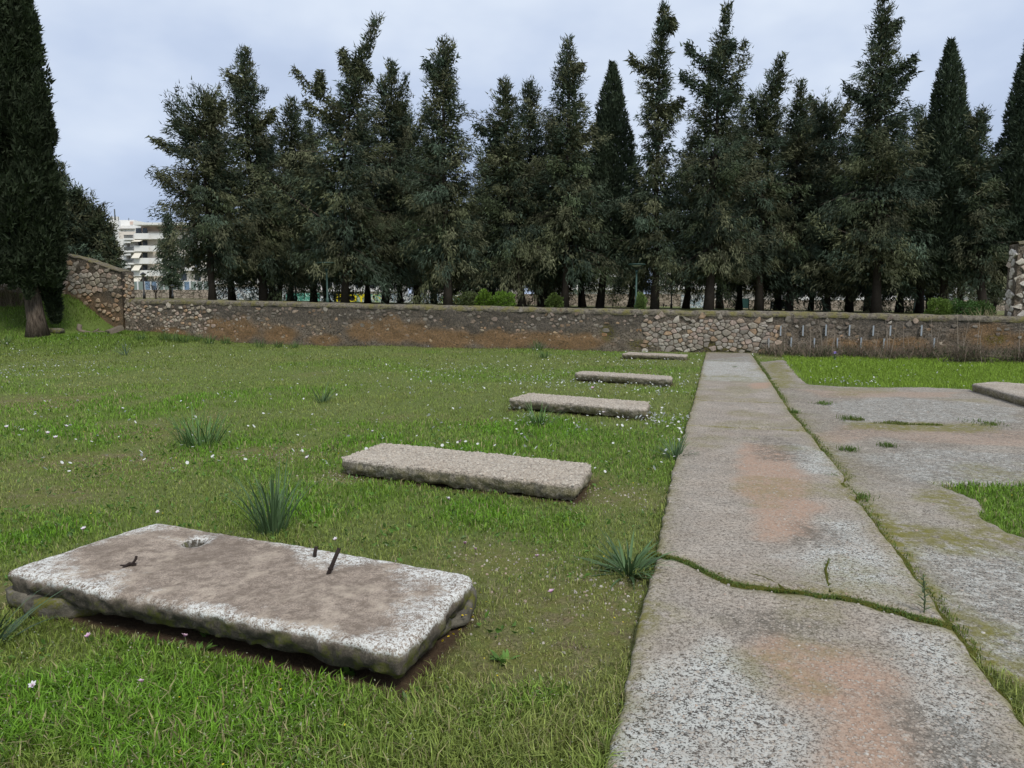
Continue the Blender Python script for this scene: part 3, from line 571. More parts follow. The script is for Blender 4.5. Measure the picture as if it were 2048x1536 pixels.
for i, sl in enumerate(SLABS):
    nu, nv = ((230, 90), (120, 44), (90, 34), (60, 24), (50, 20), (70, 26))[i]
    me, gr = slab_mesh(sl['c'], sl['z'], sl['th'], nu, nv, (.006, .018, .018, .014, .012, .014)[i], (.09, .05, .04, .03, .02, .03)[i], hole_xy if i == 0 else None, seed=200 + i * 13, chip=(.022, .02, .025, .02, .02, .02)[i])
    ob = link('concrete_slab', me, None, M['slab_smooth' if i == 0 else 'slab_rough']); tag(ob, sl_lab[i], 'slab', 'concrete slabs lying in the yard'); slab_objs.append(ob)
    if 1 <= i <= 3:
        x, y, zt, de = [g_.ravel() for g_ in gr]; n = (4600, 2200, 700)[i - 1]; pk = RG.integers(0, len(x), n); ok = de[pk] > .004; pk = pk[ok]; n = len(pk)
        P = np.stack([x[pk], y[pk]], 1) + (RG.random((n, 2)) - .5) * .02
        pebbles(P, zt[pk] - .002, .007 + .013 * RG.random(n) ** 1.8, pebcols(n, ((.56, .50, .41), (.48, .42, .34), (.60, .55, .46), (.42, .36, .29), (.52, .44, .35))), 'exposed_aggregate', ob)
# rebar and its parts on the first slab
def rebar(pts, r, name='rebar', ribs=True):
    pts = np.array(pts, float); V, T, Q = tube_vf(pts, r, 7); return link(name, mk(name, V, [Q, T], True), slab_objs[0], M['rust'])
b = gz(656, 1150, .205); b2 = b + np.array([.05, .05, .125]); rb = rebar([b - (b2 - b) * .15, b + (b2 - b) * .3, b + (b2 - b) * .6, b2], .011); tag(rb, 'longer leaning rusty rebar')
V, T, Q = tube_vf([b + (b2 - b) * .2, b + (b2 - b) * .25], .015, 7); link('collar', mk('collar', V, [Q, T], True), rb, M['rust'])
b = gz(629, 1116, .205); rb = rebar([b - [0, 0, .03], b + [.004, .0, .03], b + [.010, .008, .062]], .0105); tag(rb, 'shorter upright rusty rebar')
b = gz(262, 1134, .205); rb = rebar([b + [-.06, .01, .002], b + [-.03, .0, .007], b + [-.008, 0, .010], b + [.010, .004, .02], b + [.022, .010, .038], b + [.026, .013, .055]], .007); tag(rb, 'bent hook of rusty rebar')
V, T, Q = tube_vf([b + [-.03, -.02, .0], b + [-.005, -.004, .02], b + [.02, .012, .008]], .009, 6); link('loop', mk('loop', V, [Q, T], True), rb, M['rust'])
# rocks under the first slab
rk = [((118, 1196), (.20, .12, .075), 'mossy rock wedged under the near left corner of the rebar slab', .4), ((46, 1180), (.12, .12, .085), 'small dark rock beneath the left tip of the rebar slab', 0), ((915, 1205), (.13, .20, .085), 'grey rock jutting out under the right end of the rebar slab', .2), ((870, 1245), (.10, .13, .075), 'dark rock under the near right corner of the rebar slab', -.3)]
for i, (pp, sz, lab, ro) in enumerate(rk):
    P = gz(*pp, .07); cdir = SLABS[0]['c'].mean(0) - P[:2]; cdir /= np.linalg.norm(cdir); P[:2] += cdir * (.06 if i < 2 else .05)
    V, F = rock_vf(sz, 301 + i, 3, .22); cr, sr = math.cos(ro - ANG), math.sin(ro - ANG); V = np.column_stack([V[:, 0] * cr - V[:, 1] * sr, V[:, 0] * sr + V[:, 1] * cr, V[:, 2]])
    zz = float(ground_z(P[0], P[1])); V[:, 2] += zz + sz[2] * .8 - P[2] * 0; V[:, 2] = np.minimum(V[:, 2], .105)
    o = link('rock', mk('rock', V - [0, 0, zz], F, True), None, M['rock'], (P[0], P[1], zz)); tag(o, lab, 'rock', 'rocks under the rebar slab')

# ================================================================== RUBBLE WALLS
def voronoi_cells(pts, s0, s1, zb, zt, R):
    cells = []
    for i, p in enumerate(pts):
        d2 = ((pts - p) ** 2).sum(1); nb = np.where((d2 < R * R) & (d2 > 0))[0]; nb = nb[np.argsort(d2[nb])][:26]
        poly = [(p[0] - R, p[1] - R), (p[0] + R, p[1] - R), (p[0] + R, p[1] + R), (p[0] - R, p[1] + R)]
        for j in nb:
            q = pts[j]; mx, my = (p + q) / 2; dx, dy = q - p; out = []
            for a in range(len(poly)):
                A = poly[a]; B = poly[(a + 1) % len(poly)]; da = (A[0] - mx) * dx + (A[1] - my) * dy; db = (B[0] - mx) * dx + (B[1] - my) * dy
                if da <= 0: out.append(A)
                if (da < 0 < db) or (db < 0 < da): t_ = da / (da - db); out.append((A[0] + (B[0] - A[0]) * t_, A[1] + (B[1] - A[1]) * t_))
            poly = out
            if len(poly) < 3: break
        cells.append(np.array(poly) if len(poly) > 2 else None)
    return cells
STONE_PAL = np.array([(.46, .41, .34), (.40, .35, .28), (.50, .45, .39), (.44, .33, .25), (.36, .32, .27), (.42, .28, .17), (.30, .26, .22), (.47, .36, .30)])
def stones_from(seeds, origin, U3, N3, zfun, keep, proud, asp, R, pal, smin=-1e9, smax=1e9):
    """Voronoi rubble: returns list of (area, V, T, colour). seeds in (s, z*asp) space"""
    res = []; cells = voronoi_cells(seeds, 0, 0, 0, 0, R)
    for p, c in zip(seeds, cells):
        if c is None: continue
        s, z = p[0], p[1] / asp; kp, pr, shr, tint = keep(s, z)
        if random.random() > kp: continue
        poly = c.copy(); poly[:, 1] /= asp; ar = .5 * abs(np.dot(poly[:, 0], np.roll(poly[:, 1], 1)) - np.dot(poly[:, 1], np.roll(poly[:, 0], 1)))
        if ar > .16 or ar < .002: continue
        cen = poly.mean(0); poly = cen + (poly - cen) * shr
        lo, hi = zfun(cen[0]); poly[:, 1] = np.clip(poly[:, 1], lo - .05, hi - .01); poly[:, 0] = np.clip(poly[:, 0], smin, smax)
        cut = poly * .87 + np.roll(poly, -1, 0) * .13; cut2 = poly * .13 + np.roll(poly, -1, 0) * .87; pl = np.empty((len(poly) * 2, 2)); pl[0::2] = cut; pl[1::2] = cut2
        if len(pl) > 10: pl = pl[np.round(np.linspace(0, len(pl), 10, endpoint=False)).astype(int)]
        k = len(pl); pr_ = pr * random.uniform(.6, 1.3); tl = np.array([random.uniform(-.12, .12), random.uniform(-.12, .12)])
        rings = [];
        for sc_, hh in ((1.0, -.05), (.98, pr_ * .6), (.82, pr_)):
            q = cen + (pl - cen) * sc_; off = hh + ((q - cen) @ tl if hh > 0 else 0) + (np.random.default_rng(int(p[0] * 1000) & 65535).random(k) - .5) * .012 * (hh > 0)
            rings.append(origin + q[:, :1] * U3 + np.array([0, 0, 1]) * q[:, 1:2] - N3 * (np.zeros((k, 1)) + np.reshape(off, (-1, 1))))
        top = origin + cen[0] * U3 + np.array([0, 0, 1]) * cen[1] - N3 * pr_ * 1.08; V = np.concatenate(rings + [top[None]]); j = np.arange(k); j2 = (j + 1) % k; T = []
        for a in (0, k): T += [np.stack([j + a, j2 + a, j2 + a + k], 1), np.stack([j + a, j2 + a + k, j + a + k], 1)]
        T.append(np.stack([j + 2 * k, j2 + 2 * k, np.full(k, 3 * k)], 1))
        colr = pal[random.randrange(len(pal))] * random.uniform(.75, 1.2) * np.array(tint); res.append((ar, V, np.concatenate(T), colr))
    return res
def darts(s0, s1, zb, zt, asp, rmin, rmax, n, seed, rad=None):
    g = np.random.default_rng(seed); pts = np.zeros((0, 2)); rs = np.zeros(0); S = s0 + (s1 - s0) * g.random(n); Z = zb + (zt - zb) * g.random(n); R_ = rmin + (rmax - rmin) * g.random(n) ** 2.2
    cell = {}; out = []
    for s, z, r in zip(S, Z * asp, R_):
        if rad is not None: r *= rad(s)
        ci, cj = int(math.floor(s / rmax)), int(math.floor(z / rmax)); okk = True
        for a in range(ci - 2, ci + 3):
            for b_ in range(cj - 2, cj + 3):
                for (s2, z2, r2) in cell.get((a, b_), ()):
                    if (s - s2) ** 2 + (z - z2) ** 2 < ((r + r2) * .5 * 1.0) ** 2 * 1.0: okk = False; break
                if not okk: break
            if not okk: break
        if okk: cell.setdefault((ci, cj), []).append((s, z, r)); out.append((s, z))
    return np.array(out)
def finish_wall(root, stones, limit=300):
    stones.sort(key=lambda a: -a[0])
    for ar, V, T, c in stones[:limit]:
        link('stone', mk('stone', V, T, False, col=np.tile(c, (len(V), 1))), root, M['stone'])
    if len(stones) > limit:
        A = Acc()
        for ar, V, T, c in stones[limit:]: A.add(V, T, C=c)
        tag(link('small_stones', A.mesh('small_stones'), root, M['stone']), kind='stuff')
O3 = np.array([W0[0], W0[1], 0.0]); U3 = np.array([UW[0], UW[1], 0.0]); N3 = np.array([NW[0], NW[1], 0.0])
def P3(s, n, z): return O3 + np.multiply.outer(s, U3) + np.multiply.outer(n, N3) + np.multiply.outer(z, np.array([0, 0, 1.0]))
# --- the long low wall
topl = sorted([on_wall(a, b, .25) for a, b in [(236, 597), (400, 599.5), (700, 606), (1000, 612.5), (1300, 619), (1500, 622), (1700, 625), (2048, 632), (2400, 640)]])
ts = np.array([a for a, _ in topl]); tz = np.array([b for _, b in topl])
def wtop(s): return np.interp(s, ts, tz) + (fb2(np.asarray(s, float), np.asarray(s, float) * 0, .9, 401, 3) - .5) * .05
WS0, WS1 = on_wall(240, 600)[0], 13.5
def wbot(s): xy = from_sn(np.asarray(s, float), -.02 + 0 * np.asarray(s, float)); return ground_z(xy[..., 0], xy[..., 1])
def ell(S, Z, lst, seed):
    v = np.zeros_like(S); nz = (fb2(S, Z, 1.6, seed, 4) - .5) * 1.3
    for px, py, rx, ry in lst:
        s0, z0 = on_wall(px, py); v = np.maximum(v, sst(-.35, .35, 1 - np.hypot((S - s0) / rx, (Z - z0) / ry) + nz))
    return v
OCH = [(470, 662, 1.6, .42), (560, 668, .9, .30), (780, 662, 1.7, .45), (850, 672, 1.0, .3), (1000, 680, 1.6, .3), (1150, 685, 1.2, .28), (890, 680, .9, .25), (340, 668, 1.0, .25), (1985, 672, .9, .35), (2030, 680, .8, .3), (1760, 690, 1.5, .2), (650, 680, .8, .2), (1090, 676, .7, .2)]
wall = empty('stone_wall', (O3[0], O3[1], 0.0), 'long low rubble wall with mortared cap crossing behind the lawn', 'wall')
def wchild(o):
    o.parent = wall; o.location = -wall.location; return o
sg = np.arange(WS0 - .02, WS1, .07); kz = np.linspace(0, 1, 24); S_, K_ = np.meshgrid(sg, kz, indexing='ij'); zb = wbot(S_) - .12; zt_ = wtop(S_) - .14; Z_ = zb + (zt_ - zb) * K_
dn = (fb2(S_, Z_ * 1.5, 3.5, 411, 3) - .5) * .07 + (fb2(S_, Z_ * 1.5, 14, 412, 2) - .5) * .03 - .02 * (K_ - .5)
V = P3(S_.ravel(), (-dn - .03 * (1 - K_)).ravel(), Z_.ravel()); nu, nv = S_.shape
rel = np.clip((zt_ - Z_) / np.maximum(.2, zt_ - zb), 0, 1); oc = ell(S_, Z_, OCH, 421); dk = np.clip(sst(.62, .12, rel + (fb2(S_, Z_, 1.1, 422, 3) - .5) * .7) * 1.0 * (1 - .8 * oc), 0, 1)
s_patch = [on_wall(a, 650)[0] for a in (1292, 1560)]; inpatch = sst(s_patch[0] - .15, s_patch[0] + .1, S_) * sst(s_patch[1] + .3, s_patch[1] - .3, S_)
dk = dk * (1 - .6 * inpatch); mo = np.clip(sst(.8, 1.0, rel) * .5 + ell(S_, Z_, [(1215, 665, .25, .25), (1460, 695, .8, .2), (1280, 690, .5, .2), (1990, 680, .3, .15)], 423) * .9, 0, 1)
# back and top of the body
body = mk('body', np.concatenate([V, P3(sg, np.full(len(sg), .56), wtop(sg) - .16), P3(sg, np.full(len(sg), .56), wbot(sg) - .3)]), [grid_q(nu, nv)[:, ::-1], np.stack([np.arange(nu - 1) * nv + nv - 1, np.arange(1, nu) * nv + nv - 1, nu * nv + np.arange(1, nu), nu * nv + np.arange(nu - 1)], 1)[:, ::-1], np.stack([nu * nv + np.arange(nu - 1), nu * nv + np.arange(1, nu), nu * nv + nu + np.arange(1, nu), nu * nv + nu + np.arange(nu - 1)], 1)[:, ::-1]], True, ochre=np.concatenate([oc.ravel(), np.zeros(2 * nu)]), dark=np.concatenate([dk.ravel(), np.full(2 * nu, .5)]), moss=np.concatenate([mo.ravel(), np.zeros(2 * nu)]))
wchild(link('body', body, None, M['mortar']))
prof = [(-.005, -.19), (-.012, -.14), (.0, -.095), (.05, -.045), (.14, -.010), (.26, 0), (.40, -.012), (.52, -.06), (.585, -.12), (.59, -.17)]
S_, J_ = np.meshgrid(np.arange(WS0 - .02, WS1, .09), np.arange(len(prof)), indexing='ij'); pn_ = np.array([a for a, _ in prof])[J_]; pz_ = np.array([b for _, b in prof])[J_]
wz = (fb2(S_, J_ * .7, 3.0, 431, 3) - .5) * .05; V = P3(S_.ravel(), (pn_ + (fb2(S_, J_ * .9, 4, 432, 2) - .5) * .05).ravel(), (wtop(S_) + pz_ + wz).ravel())
wchild(link('coping', mk('coping', V, grid_q(*S_.shape), True), None, M['coping']))
zone = lambda s, a, b: sst(a - .25, a + .25, s) * sst(b + .25, b - .25, s)
sx = {a: on_wall(a, 650)[0] for a in (240, 300, 430, 520, 590, 700, 860, 1010, 1290, 1560, 1700, 1930, 2048)}
def wkeep(s, z):
    lo, hi = float(wbot(s)), float(wtop(s)) - .14; r = (z - lo) / (hi - lo)
    dense = float(zone(s, sx[1290], sx[1560])); k = .42 + .10 * (r < .5)
    k += float(zone(s, sx[240], sx[300])) * .55 + float(zone(s, sx[240], sx[520])) * (.30 if r < .6 else .1) + float(zone(s, sx[590], sx[700])) * .3 * (r < .6) + (.35 if r < .1 and s > sx[700] and s < sx[1290] else 0) + float(zone(s, sx[1010], sx[1290])) * .14 + float(zone(s, 8.0, 13.5)) * .5 * (r < .9)
    shr = random.uniform(.5, .86); pr = .012; tint = (1, 1, 1)
    if dense > .5: k = .97 if r < .78 else .6; shr = random.uniform(.88, .97); pr = .05
    elif r > .55: tint = (.50, .49, .48) if random.random() < .8 else (.9, .9, .9)
    if s < sx[430] and random.random() < .6: tint = (1.15, 1.12, 1.06); shr = random.uniform(.7, .92); pr = .03
    elif dense <= .5 and r < .55: tint = random.choice(((1.05, .95, .82), (.75, .66, .54), (.62, .5, .38), (.95, .75, .52)))
    return k, pr, shr, tint
asp = 1.45
sd1 = darts(WS0 + .1, WS1, -.05, 1.75, asp, .10, .46, 90000, 5, None)
sd1 = np.array([p_ for p_ in sd1 if float(wbot(p_[0])) - .02 < p_[1] / asp < float(wtop(p_[0])) - .19])
stl = stones_from(sd1, O3, U3, N3, lambda s: (float(wbot(s)), float(wtop(s)) - .15), wkeep, .04, asp, .75, STONE_PAL, WS0 + .02, WS1)
class _R: pass
stl.sort(key=lambda a: -a[0])
for ar, V, T, c in stl[:300]: wchild(link('stone', mk('stone', V, T, False, col=np.tile(c, (len(V), 1))), None, M['stone']))
if len(stl) > 300:
    A = Acc()
    for ar, V, T, c in stl[300:]: A.add(V, T, C=c)
    tag(wchild(link('small_stones', A.mesh('small_stones'), None, M['stone'])), kind='stuff')
print('wall stones', len(stl))
# --- higher wall at the left end and the pale wall at the right edge
def tall_wall(name, label, outline_top, s0, s1, n0, thick, pal, keepv, seed, zbf, mort, rmax=.42, och=0.0, cap=1.0):
    root = empty(name, tuple(P3(np.array([(s0 + s1) / 2]), np.array([n0]), np.array([float(zbf((s0 + s1) / 2))]))[0]), label, 'wall'); inv = root.location.copy()
    def ch(o): o.parent = root; o.location = -inv; return o
    ss = np.array([a for a, _ in outline_top]); zz = np.array([b for _, b in outline_top]); tp = lambda s: np.interp(s, ss, zz) + (fb2(np.asarray(s, float), np.asarray(s, float) * 0, 1.7, seed, 3) - .5) * .10
    sg = np.linspace(s0, s1, max(6, int((s1 - s0) / .08))); kz = np.linspace(0, 1, 34); S_, K_ = np.meshgrid(sg, kz, indexing='ij'); zb = zbf(S_) - .15; zt_ = tp(S_); Z_ = zb + (zt_ - zb) * K_; dn = (fb2(S_, Z_, 3, seed + 1, 3) - .5) * .09
    Fv = P3(S_.ravel(), (n0 - dn).ravel(), Z_.ravel()); Bv = P3(S_.ravel(), np.full(S_.size, n0 + thick), Z_.ravel()); nu, nv = S_.shape; o = nu * nv; Q = [grid_q(nu, nv)[:, ::-1], grid_q(nu, nv) + o]
    i = np.arange(nu - 1) * nv + nv - 1; Q.append(np.stack([i, i + nv, i + nv + o, i + o], 1)); j = np.arange(nv - 1); Q.append(np.stack([j, j + 1, j + 1 + o, j + o], 1)); j = j + (nu - 1) * nv; Q.append(np.stack([j + 1, j, j + o, j + 1 + o], 1))
    rel = np.clip((Z_ - zb) / (zt_ - zb), 0, 1); oc = och * sst(.55, .25, rel + (fb2(S_, Z_, 1.5, seed + 3, 3) - .5) * .5)
    ch(link('body', mk('body', np.concatenate([Fv, Bv]), [np.concatenate(Q)], True, ochre=np.concatenate([oc.ravel()] * 2), dark=np.full(2 * o, mort), moss=np.zeros(2 * o)), None, M['mortar']))
    pr_ = [(-.02, -.03), (-.02, .02 * cap), (.05, .06 * cap), (thick * .5, .08 * cap), (thick - .03, .05 * cap), (thick + .04, -.03)]
    S2, J2 = np.meshgrid(sg, np.arange(len(pr_)), indexing='ij'); V = P3(S2.ravel(), (n0 + np.array([a for a, _ in pr_])[J2]).ravel(), (tp(S2) + np.array([b for _, b in pr_])[J2] + (fb2(S2, J2, 4, seed + 7, 2) - .5) * .06).ravel()); ch(link('coping', mk('coping', V, grid_q(*S2.shape), True), None, M['coping']))
    sdp = darts(s0 + .03, s1 - .03, float(np.min(zbf(sg))), float(np.max(zz)), 1.3, .16, rmax, 20000, seed); sdp = np.array([p_ for p_ in sdp if float(zbf(p_[0])) < p_[1] / 1.3 < float(tp(p_[0])) - .05])
    fin = stones_from(sdp, O3 + N3 * n0, U3, N3, lambda s: (float(zbf(s)), float(tp(s)) - .02), keepv, .05, 1.3, .8, pal, s0 - .01, s1 + .01)
    # end face stones
    fin.sort(key=lambda a: -a[0])
    for ar, V, T, c in fin[:300]: ch(link('stone', mk('stone', V, T, False, col=np.tile(c, (len(V), 1))), None, M['stone']))
    if len(fin) > 300:
        A = Acc()
        for ar, V, T, c in fin[300:]: A.add(V, T, C=c)
        tag(ch(link('small_stones', A.mesh('small_stones'), None, M['stone'])), kind='stuff')
    return root, ch
zl = lambda s: wbot(np.asarray(s, float)) - .1
tl_px = [(-60, 540), (60, 548), (92, 548), (122, 546), (123, 512), (130, 509), (180, 521), (215, 533), (238, 541), (247, 545)]
tl_ = [on_wall(a, b) for a, b in tl_px]
def lk(s, z):
    lo = float(wbot(s)); r = z - lo; low = z < on_wall(200, 585)[1]
    return (.5 if low else .93), .03, random.uniform(.6, .85) if low else random.uniform(.78, .95), ((1.1, .92, .72) if low else (1, 1, .98))
tall_wall('stone_wall', 'higher rubble wall with sloping top standing on the grass bank at left', tl_, on_wall(-60, 560)[0], on_wall(246, 560)[0], -.06, .62, STONE_PAL, lk, 500, zl, .45, .42, .9, .5)
def end_stones(root, s_end, n0, thick, z0, z1, sign, pal, seed, mi=.12, ma_=.34):
    """rubble on the free end of a wall; sign -1 faces left, +1 faces right"""
    sdp = darts(.02, thick - .02, z0, z1, 1.3, mi, ma_, 6000, seed); org = O3 + U3 * s_end + N3 * n0
    for ar, V, T, c in stones_from(sdp, org, N3, -U3 * sign, lambda q: (z0, z1), lambda q, z: (.97, .035, random.uniform(.82, .95), (1, 1, 1)), .04, 1.3, .8, pal, .0, thick):
        o = link('stone', mk('stone', V, T if sign < 0 else T[:, ::-1], False, col=np.tile(c, (len(V), 1))), root, M['stone']); o.location = -root.location
TWL = [o for o in bpy.data.objects if o.get('label', '').startswith('higher rubble')][0]
end_stones(TWL, on_wall(246, 560)[0], -.06, .62, on_wall(245, 600)[1], on_wall(245, 548)[1], 1, STONE_PAL * np.array([1.0, .94, .84]), 521)
r0 = on_wall(2029, 600, .8)
PALE = np.array([(.70, .64, .54), (.64, .57, .47), (.74, .68, .60), (.62, .50, .40)])
zr = lambda s: np.asarray(s, float) * 0 + 1.05
tall_wall('stone_wall', 'tall pale limestone wall cut off by the right edge of the photo', [(r0[0] - .05, on_wall(2033, 489, .8)[1]), (r0[0] + .35, on_wall(2048, 484, .8)[1]), (r0[0] + 4, on_wall(2060, 470, .8)[1] + .3)], r0[0], r0[0] + 4, .8, .7, PALE, lambda s, z: (.97, .045, random.uniform(.82, .93), (1, 1, 1)), 560, zr, .0, .5, 0.0)

RWL = [o for o in bpy.data.objects if o.get('label', '').startswith('tall pale')][0]
end_stones(RWL, r0[0], .8, .7, 1.05, on_wall(2033, 489, .8)[1] - .02, -1, PALE, 571, .2, .5)

# ================================================================== metal strips on the right of the wall
up = [380, 533, 690, 851, 1014, 1131, 1344]; lo_ = [298, 452, 610, 768, 930, 1087, 1430]
for row, xs_, y0, y1 in (('upper', up, 650, 671.5), ('lower', lo_, 676, 696)):
    for i, x in enumerate(xs_):
        px = 1450 + .292 * x; s, z0 = on_wall(px, y1, -.09); _, z1 = on_wall(px, y0, -.09); h = (z1 - z0) * random.uniform(.92, 1.05)
        P = P3(np.array([s]), np.array([-.085]), np.array([z0]))[0]; r_ = empty('metal_bracket', tuple(P), '%s galvanised metal strip from the left in the %s row on the wall' % (ORD[i], row), 'bracket', 'metal strips fixed to the wall')
        V, Q = box_vf(np.array([0, 0, h / 2]), np.array([.020, .012, h / 2]), -ANG); link('strip', mk('strip', V, Q), r_, M['galv'])
        V, Q = box_vf(np.array([NW[0] * .05, NW[1] * .05, h * .15]), np.array([.012, .055, .012]), -ANG); link('anchor', mk('anchor', V, Q), r_, M['galv'])
        V, Q = box_vf(np.array([NW[0] * .05, NW[1] * .05, h * .85]), np.array([.012, .055, .012]), -ANG); link('anchor', mk('anchor', V, Q), r_, M['galv'])

# ================================================================== TREES
def leaflets(P, D, Ln, Wd, C, up=None):
    """diamond sprays: P base, D direction"""
    n = len(P); D = D / (np.linalg.norm(D, axis=1)[:, None] + 1e-9); r = RG.normal(size=(n, 3)); S = np.cross(D, r); S /= np.linalg.norm(S, axis=1)[:, None] + 1e-9; Nn = np.cross(D, S)
    mid = P + D * (Ln * .45)[:, None]; tip = P + D * Ln[:, None] - Nn * (Ln * .12)[:, None]
    V = np.stack([P, mid + S * (Wd * .5)[:, None] + Nn * (Wd * .25)[:, None], tip, mid - S * (Wd * .5)[:, None] + Nn * (Wd * .25)[:, None]], 1).reshape(-1, 3)
    return V, (np.arange(n)[:, None] * 4 + np.arange(4)[None]), np.repeat(C, 4, 0)
def needles(P, D, Ln, Wd, C):
    """one pointed triangle per spray"""
    n = len(P); D = D / (np.linalg.norm(D, axis=1)[:, None] + 1e-9); S = np.cross(D, RG.normal(size=(n, 3))); S /= np.linalg.norm(S, axis=1)[:, None] + 1e-9
    V = np.stack([P + S * (Wd * .5)[:, None], P - S * (Wd * .5)[:, None], P + D * Ln[:, None]], 1).reshape(-1, 3)
    return V, (np.arange(n)[:, None] * 3 + np.arange(3)[None]), np.repeat(C, 3, 0)
TINTS = np.array([(.066, .086, .042), (.098, .108, .054), (.060, .086, .056), (.115, .120, .066), (.052, .070, .042)])
def axis_interp(ax, z): return np.stack([np.interp(z, ax[:, 2], ax[:, 0]), np.interp(z, ax[:, 2], ax[:, 1])], -1)
def spire(ax, wid, h0, nb, A, LA, dens=1.0, tint=None, lift=0.0, leaf=1.0):
    """ragged cypress crown round an axis. ax (k,3) sorted by z, wid [(z, r)]"""
    wz = np.array([a for a, _ in wid]); wr = np.array([b for _, b in wid]); o = np.argsort(wz); wz, wr = wz[o], wr[o]
    H = ax[-1, 2]; z = h0 + (H - h0) * (np.arange(nb) + RG.random(nb)) / nb; fr = (z - h0) / (H - h0); az = np.arange(nb) * 2.39996 + RG.random(nb) * 1.2
    Lb = np.interp(z, wz, wr) * (.42 + .28 * RG.random(nb) + .75 * vn2(az * 1.3 + ax[0, 0] * 3, z * .75, 1.0, 5) ** 1.5); lng = RG.random(nb) < .10; Lb = np.where(lng, Lb * 1.4, Lb) + .06
    el = np.radians(-8 + 58 * fr ** 1.3 + 16 * RG.normal(size=nb)); cur = -.18 + .40 * fr + .18 * RG.normal(size=nb) + lift
    st_ = np.column_stack([axis_interp(ax, z), z]); hd = np.stack([np.cos(az), np.sin(az)], 1); bt = TINTS[RG.integers(0, len(TINTS), nb)] if tint is None else np.tile(tint, (nb, 1)); bt = bt * (.55 + .85 * RG.random((nb, 1)))
    cnt = np.maximum(5, (Lb / .055 * dens * (1.0 + .5 * (1 - fr)))).astype(int); bi = np.repeat(np.arange(nb), cnt); t_ = .12 + .88 * RG.random(len(bi)) ** .8
    ce, se = np.cos(el)[bi], np.sin(el)[bi]; L_ = Lb[bi]; base = st_[bi].copy(); base[:, :2] += hd[bi] * (L_ * t_ * ce)[:, None]; base[:, 2] += L_ * t_ * se + cur[bi] * L_ * t_ ** 2
    D = np.column_stack([hd[bi] * ce[:, None], se + 2 * cur[bi] * t_]); D /= np.linalg.norm(D, axis=1)[:, None]
    lat = np.column_stack([-hd[bi][:, 1], hd[bi][:, 0], np.zeros(len(bi))]); w = (.10 + .24 * L_ * (1.02 - t_)) * RG.normal(size=len(bi)) * .75; hang = np.abs(RG.normal(size=len(bi))) * (.12 + .10 * L_ * (1 - fr[bi]))
    Pp = base + lat * w[:, None]; Pp[:, 2] -= hang
    k = 4; Pp = np.repeat(Pp, k, 0) + RG.normal(size=(len(bi) * k, 3)) * np.array([.09, .09, .08]); Dk = np.repeat(D, k, 0) * .75 + np.repeat(lat * np.sign(w)[:, None], k, 0) * .35 + RG.normal(size=Pp.shape) * .45
    Dk[:, 2] += -.75 + 1.1 * np.repeat(fr[bi], k) ** 2; n = len(Pp); Ln = (.12 + .17 * RG.random(n)) * leaf; Wd = Ln * (.15 + .08 * RG.random(n) + .25 * (np.repeat(t_, k) < .45)); C = np.repeat(bt[bi], k, 0) * (.7 + .6 * RG.random((n, 1)))
    A.append(needles(Pp, Dk, Ln, Wd * 1.25, C))
    for i in range(nb):
        if Lb[i] > .5 and RG.random() < .5:
            tt = np.linspace(0, .85, 4); B = np.tile(st_[i], (4, 1)); B[:, :2] += hd[i] * (Lb[i] * tt * math.cos(el[i]))[:, None]; B[:, 2] += Lb[i] * tt * math.sin(el[i]) + cur[i] * Lb[i] * tt ** 2
            LA.append(tube_vf(B, np.linspace(.018 + .012 * Lb[i], .006, 4), 3, False))
def bough(p0, p1, A, LA, tint, sag=-.2, n=520):
    """one long bough clothed with hanging sprays"""
    L_ = np.linalg.norm(p1 - p0); t_ = RG.random(n); P = p0 + (p1 - p0) * t_[:, None]; P[:, 2] += sag * L_ * 4 * t_ * (1 - t_) * .5; P += RG.normal(size=P.shape) * (.10 + .10 * (1 - t_))[:, None]; P[:, 2] -= np.abs(RG.normal(size=n)) * .16
    D = np.tile((p1 - p0) / L_, (n, 1)) * .6 + RG.normal(size=(n, 3)) * .5; D[:, 2] -= .5; Ln = .16 + .18 * RG.random(n); A.append(needles(P, D, Ln, Ln * .36, tint * (.7 + .6 * RG.random((n, 1)))))
    tt = np.linspace(0, 1, 5); B = p0 + (p1 - p0) * tt[:, None]; B[:, 2] += sag * L_ * 4 * tt * (1 - tt) * .5; LA.append(tube_vf(B, np.linspace(.06, .012, 5), 4, False))
def pencil(ax, wid, h0, A, n, leaf=1.0, tint=None, lump=.18):
    wz = np.array([a for a, _ in wid]); wr = np.array([b for _, b in wid]); o = np.argsort(wz); wz, wr = wz[o], wr[o]; H = ax[-1, 2]
    zz = np.linspace(h0, H, 200); w = np.interp(zz, wz, wr) + .08; cdf = np.cumsum(w); cdf /= cdf[-1]; z = np.interp(RG.random(n), cdf, zz); az = RG.random(n) * 6.2832
    lm = 1 + lump * 2 * (vn2(az * 1.6 + 40, z * 1.0, 1.0, 7) - .5) + lump * 1.2 * (vn2(az * 4 + 10, z * 2.4, 1.0, 8) - .5)
    rr = np.interp(z, wz, wr) * lm * (1 - .85 * RG.random(n) ** 1.6); P = np.column_stack([axis_interp(ax, z) + np.stack([np.cos(az), np.sin(az)], 1) * rr[:, None], z])
    D = np.column_stack([np.cos(az) * .55, np.sin(az) * .55, np.full(n, .75)]) + RG.normal(size=(n, 3)) * .38; Ln = (.16 + .20 * RG.random(n)) * leaf; Wd = Ln * (.16 + .12 * RG.random(n)) + .05 * (RG.random(n) < .15)
    tn = (np.array((.060, .082, .048)) if tint is None else np.array(tint)); C = tn * (.55 + .75 * vn2(az * 3, z * 2, 1, 9)[:, None]) * (.75 + .5 * RG.random((n, 1))); A.append(needles(P, D, Ln, Wd * 1.3, C))
